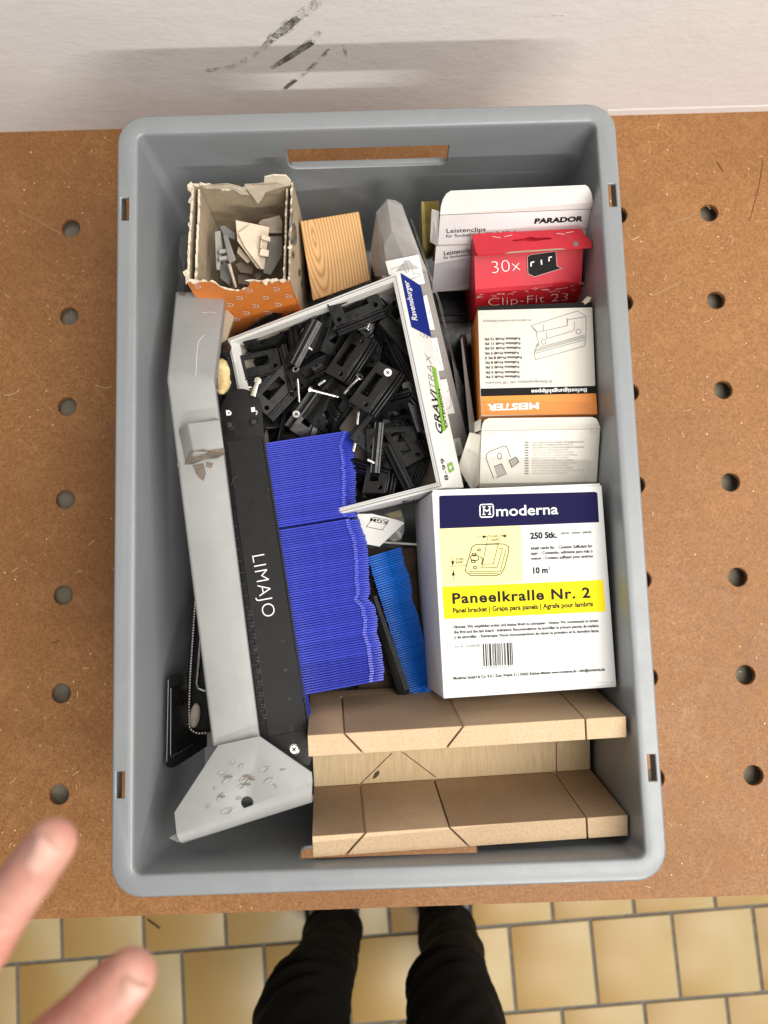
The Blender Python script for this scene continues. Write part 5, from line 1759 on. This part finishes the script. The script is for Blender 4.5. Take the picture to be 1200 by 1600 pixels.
MB().hexa([at(596, 847, .095), at(655, 852, .095), at(655, 850, .095), at(596, 845.5, .095)], [at(596, 848.5, .11), at(655, 852.5, .11), at(655, 849.5, .11), at(596, 845.5, .11)]).build('card', WHITE_CARD, wr, world=True)
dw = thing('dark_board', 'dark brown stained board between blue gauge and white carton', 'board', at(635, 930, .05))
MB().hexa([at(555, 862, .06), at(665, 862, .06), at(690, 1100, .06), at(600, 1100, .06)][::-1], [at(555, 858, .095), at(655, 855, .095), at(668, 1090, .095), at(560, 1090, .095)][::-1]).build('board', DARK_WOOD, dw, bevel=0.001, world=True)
# black case low between cartons, added partly to keep the gap dark
bc = thing('black_case', 'black plastic case deep in the gap left of the red carton', 'case', at(700, 520, .02))
MB().hexa([at(655, 600, .03), at(740, 600, .03), at(740, 450, .03), at(655, 450, .03)], [at(655, 600, .07), at(740, 600, .07), at(740, 455, .085), at(655, 455, .085)]).build('lid', BLACK, bc, bevel=0.002, world=True)
for k in range(4):
    MB().box(at(700, 492 + 12 * k, .082 - .003 * k), (0.03, 0.002, 0.004)).build('rib', BLACK, bc, world=True)
gp = thing('grey_divider', 'thin grey card standing between film pack and orange carton', 'card', at(735, 600, .05))
MB().hexa([at(742, 700, .06), at(748, 700, .06), at(730, 520, .06), at(724, 520, .06)], [at(735, 690, .150), at(746, 690, .150), at(722, 527, .150), at(720, 530, .150)]).build('card', GREY_CARTON, gp, world=True)

# brown strip and foam stub right of the bracket head
bs = thing('cardboard_strip', 'brown cardboard strip behind the bracket head', 'cardboard', at(352, 510, .07))
MB().hexa([at(344, 545, .09), at(356, 535, .09), at(368, 505, .09), at(352, 480, .09)], [at(342, 540, .14), at(354, 530, .14), at(366, 495, .14), at(350, 478, .14)]).build('strip', BROWN_CARD, bs, world=True)
fs = thing('foam_stub', 'yellowish dried foam stub between bracket and gauge head', 'foam', at(352, 590, .12))
b = MB()
rr = []
for k in range(13):
    t = k / 12
    c = at(346 + 3 * math.sin(t * 3), 561 + 55 * t, .150 + .004 * math.sin(t * 7))
    ring = []
    for i in range(16):
        a = 2 * math.pi * i / 16
        r_ = (0.0046 + 0.0012 * math.sin(t * math.pi)) * (1 + .35 * noise.noise(Vector((math.cos(a) * 1.5, math.sin(a) * 1.5, t * 6)))) * (1 if 0 < k < 12 else .45)
        ring.append(c + Vector((r_ * math.cos(a), 0, r_ * math.sin(a))))
    rr.append(ring)
b.rings(rr).build('stub', FOAM, fs, smooth=True, world=True)
MB().cone(at(346, 556, .150), at(354, 540, .142), 0.0062, 0.0045, 14).build('black_cap', BLACK, fs, bevel=0.001, world=True)
MB().cone(at(346, 612, .145), at(348, 660, .130), 0.0045, 0.0055, 14).build('shaft', BLACK, fs, world=True)

# left gap: dark blister tray and black zip case
dt = thing('dark_blister_tray', 'dark translucent plastic tray on the left crate side', 'plastic tray', at(280, 1120, .03))
P = [(262, 1060), (268, 1055), (312, 1048), (318, 1060), (318, 1168), (268, 1200), (260, 1198), (259, 1190)]
dz = lambda u: .156 - .056 * (u - 259) / 59
MB().extrude([at(u, v, dz(u)) for u, v in P], (0.002, 0, -0.006)).build('tray', black_plastic('dark_clear_plastic', .014, .22, .1), dt, bevel=0.001, world=True)
MB().extrude([at(u, v, dz(u) + .0008) for u, v in [(266, 1073), (308, 1066), (308, 1160), (267, 1183)]], (0.0003, 0, -0.001)).build('recess', BLACK, dt, world=True)
for p, q in (((267, 1183), (300, 1164)), ((260.5, 1190), (263, 1062)), ((266.5, 1180), (267, 1075))):
    MB().cone(at(*p, dz(p[0]) + .001), at(*q, dz(q[0]) + .001), .0004, .0004, 6).build('moulded_edge', simple('dark_edge', (.10, .10, .10), .25), dt, world=True)
zc = thing('zip_case', 'black zip case with silver stitched edge under the bracket', 'case', at(320, 1050, .06))
pts = [(304, 940), (300, 1000), (296, 1060), (294, 1120), (294.5, 1134), (299, 1142), (308, 1146), (322, 1145)]
body = pts + [(345, 1145), (335, 940)]
MB().extrude([at(u, v, .118) for u, v in body], (0, 0, -0.05)).build('case_body', BLACK_MATT, zc, bevel=0.002, world=True)
for p, q in zip(pts[:-1], pts[1:]):
    MB().cone(at(*p, .121), at(*q, .121), .0016, .0016, 10).build('piping', BLACK, zc, smooth=True, world=True)
b = MB()
for p, q in zip(pts[:-1], pts[1:]):
    A_, B_ = at(*p, .123), at(*q, .123)
    n3 = max(1, int((B_ - A_).length / 0.0022))
    for k in range(n3):
        c = A_.lerp(B_, (k + .5) / n3)
        b.box(c + Vector((0.0006, 0, 0)), (.0011, .0013, .0009))
zt = b.build('zip_teeth', ZINC, zc, world=True)
zt['kind'] = 'stuff'
ip = [(313, 1000), (310, 1040), (307, 1068), (310, 1076), (321, 1080)]
for p, q in zip(ip[:-1], ip[1:]):
    MB().cone(at(*p, .1205), at(*q, .1205), .0010, .0010, 8).build('inner_seam', ZINC, zc, smooth=True, world=True)
st = thing('pale_pebble', 'pale beige lump on the black zip case', 'lump', at(305, 1118, .119))
MB().sphere(at(304.5, 1118, .121), .0052, 10, (.85, 2.0, .8), Matrix.Rotation(-.15, 3, 'Z')).build('lump', simple('pale_beige_lump', (.50, .44, .36), .6, .2, 150, .4), st, smooth=True, world=True)

# ================================================================== PERSON (legs and left hand of the photographer)
person = thing('person', 'person in black trousers and grey shoes reaching out a bare hand', 'person', (0, -0.68, FZ))


def blob(chains, name, voxel, mat_, disp=None, smooth=4, parent=None):
    """union of tapered limbs as one continuous surface"""
    b = MB()
    for ch in chains:
        for (p, r) in ch:
            b.sphere(p, r, 8)
        for (p, r), (q, s) in zip(ch[:-1], ch[1:]):
            if (Vector(q) - Vector(p)).length > 1e-5:
                b.cone(p, q, r, s, 18)
    o = link(name, b.mesh(name, mat_))
    me = applied(o, [('REMESH', dict(mode='VOXEL', voxel_size=voxel, use_smooth_shade=True)), ('SMOOTH', dict(factor=0.5, iterations=smooth))])
    if disp:
        nr = [v.normal.copy() for v in me.vertices]
        for v, n_ in zip(me.vertices, nr):
            v.co += n_ * disp(v.co)
    me.materials.clear()
    me.materials.append(mat_)
    me.shade_smooth()
    inv = W[parent].inverted()
    me.transform(inv)
    return link(name, me, parent)


legs = []
for sx, ax, kx, hx_ in ((-1, -0.104, -0.124, -0.10), (1, 0.096, 0.081, 0.10)):
    legs.append([(Vector((ax, -0.655, -0.825)), 0.046), (Vector((ax * 1.02, -0.652, -0.74)), 0.049), (Vector((ax * 1.04, -0.648, -0.62)), 0.052), (Vector((kx * .98, -0.632, -0.47)), 0.057), (Vector((kx, -0.632, -0.40)), 0.061), (Vector((kx, -0.655, -0.30)), 0.072), (Vector((hx_, -0.70, -0.05)), 0.088), (Vector((hx_ * .7, -0.72, 0.06)), 0.10)])
legs.append([(Vector((-0.07, -0.72, 0.06)), 0.115), (Vector((0.07, -0.72, 0.06)), 0.115)])
legs.append([(Vector((-0.06, -0.715, 0.14)), 0.10), (Vector((0.06, -0.715, 0.14)), 0.10)])


def folds(co):
    f = 0.004 * noise.noise(Vector((co.x * 14, co.y * 14, co.z * 22)))
    k = math.exp(-((co.z + 0.44) / 0.07) ** 2) + math.exp(-((co.z + 0.78) / 0.06) ** 2)
    s = co.z * 120 + 3.5 * noise.noise(Vector((co.x * 16, co.y * 16, co.z * 6))) + co.x * 45
    return f + k * 0.0065 * math.sin(s) + 0.0016 * math.sin(co.z * 75 + co.x * 120 + 4 * noise.noise(co * 9))


blob(legs, 'trousers', 0.007, CLOTH, folds, 5, person)
for ax in (-0.104, 0.096):
    b = MB()
    rr = []
    sg = -1 if ax < 0 else 1
    for k in range(12):
        t = k / 11
        y_ = -0.735 + 0.285 * t
        wd = (0.034 + 0.018 * math.sin(min(1, t * 1.25) * math.pi * .75)) * (1 if k not in (0, 11) else .55)
        hh = 0.085 - 0.045 * t if t < .9 else 0.03
        cx = ax + sg * 0.018 * t
        rr.append([(cx + wd * math.cos(a) * (1.0 if math.sin(a) < 0 else .86), y_, FZ + 0.022 + (hh * max(0, math.sin(a)) + 0.0 * min(0, math.sin(a)))) for a in [2 * math.pi * i / 20 for i in range(20)]])
    sh = b.rings(rr).build('shoe', SHOE_GREY, person, smooth=True, world=True)
    b = MB()
    rr2 = []
    for k, ring in enumerate(rr):
        xs = [p[0] for p in ring]
        c, wdt = (min(xs) + max(xs)) / 2, (max(xs) - min(xs)) / 2 + .004
        yy = ring[0][1]
        rr2.append([(c + wdt * sx_, yy, FZ + z_) for sx_, z_ in ((-1, 0.001), (1, 0.001), (1, .024), (-1, .024))])
    inv = W[sh].inverted()
    b.rings([[inv @ Vector(p) for p in r] for r in rr2]).build('sole', SHOE_BLACK, sh, bevel=0.002)

# hand: index finger and thumb in view, the other fingers curled out of it
idx = [(deep(-190, 1730, .300), .0125), (deep(-95, 1570, .290), .0108), (deep(-28, 1472, .284), .0101), (deep(8, 1418, .280), .0088), (deep(45, 1366, .276), .0086), (deep(82, 1316, .272), .0078)]
thb = [(deep(-150, 1830, .325), .018), (deep(-10, 1715, .305), .0135), (deep(80, 1640, .296), .0112), (deep(135, 1590, .291), .0102), (deep(172, 1555, .288), .0106), (deep(204, 1523, .285), .0088)]
mid = [(deep(-260, 1700, .300), .0125), (deep(-215, 1560, .300), .0105), (deep(-185, 1500, .325), .0098), (deep(-190, 1530, .350), .009), (deep(-215, 1590, .358), .008)]
rng = [(deep(-330, 1720, .305), .012), (deep(-300, 1600, .308), .0102), (deep(-275, 1550, .332), .0094), (deep(-280, 1580, .355), .0086), (deep(-300, 1640, .360), .0078)]
pnk = [(deep(-390, 1770, .310), .011), (deep(-380, 1680, .315), .009), (deep(-360, 1640, .335), .0082), (deep(-365, 1670, .352), .0074)]
wrist = deep(-420, 2120, .345)
palm = [[(idx[0][0], .0125), (wrist, .022)], [(mid[0][0], .013), (wrist, .022)], [(rng[0][0], .013), (wrist + Vector((-.008, -.004, 0)), .021)], [(pnk[0][0], .012), (wrist + Vector((-.012, -.006, 0)), .020)], [(thb[0][0], .018), (wrist, .022)],
        [(wrist, .024), (wrist + Vector((-.10, -.19, -.07)), .036)], [(wrist + Vector((-.012, -.006, 0)), .022), (wrist + Vector((-.112, -.196, -.07)), .036)], [(thb[1][0], .011), (idx[0][0].lerp(wrist, .35), .013)]]


def knuck(co):
    d_ = 0.0
    for c in (idx[2][0], idx[3][0], thb[3][0]):
        r_ = (co - c).length
        if r_ < 0.014:
            d_ += 0.0006 * math.sin(r_ * 2200) * (1 - r_ / 0.014)
    return d_ + 0.0002 * noise.noise(co * 300)


blob([idx, thb, mid, rng, pnk] + palm, 'hand', 0.0016, SKIN, knuck, 5, person)


def nail(tip, prev, r, side, sz, fwd=-0.2):
    d = (tip - prev).normalized()
    to = (CAM - tip).normalized()
    n_ = (to + side)
    n_ = (n_ - d * n_.dot(d)).normalized()
    x = d.cross(n_)
    c = tip - d * r * fwd + n_ * r * 0.60
    b = MB()
    rr = []
    for (f_, h_) in ((1.0, -.0012), (.98, 0.0002), (.85, .0009), (.5, .0014), (.1, .0016)):
        rr.append([c + x * (math.copysign(abs(math.cos(a)) ** .7, math.cos(a)) * sz[0] * f_) + d * (math.copysign(abs(math.sin(a)) ** .7, math.sin(a)) * sz[1] * f_) + n_ * (h_ + r * .34 - r * .42 * (math.cos(a) * f_) ** 2) for a in [2 * math.pi * k / 24 for k in range(24)]])
    b.rings(rr, cap0=False).build('fingernail', NAIL, person, smooth=True, world=True)


nail(idx[-1][0], idx[-2][0], .0078, CM @ Vector((-.12, .02, 0)), (.0054, .0062), .1)
nail(thb[-1][0], thb[-2][0], .0088, CM @ Vector((.35, -.25, 0)), (.0056, .0070), .1)
sl0 = wrist + Vector((-.055, -.10, -.035))
b = MB()
blob([[(sl0, .040), (wrist + Vector((-.12, -.22, -.08)), .050)]], 'sleeve', 0.004, CLOTH, lambda co: .002 * math.sin(co.y * 160), 3, person)
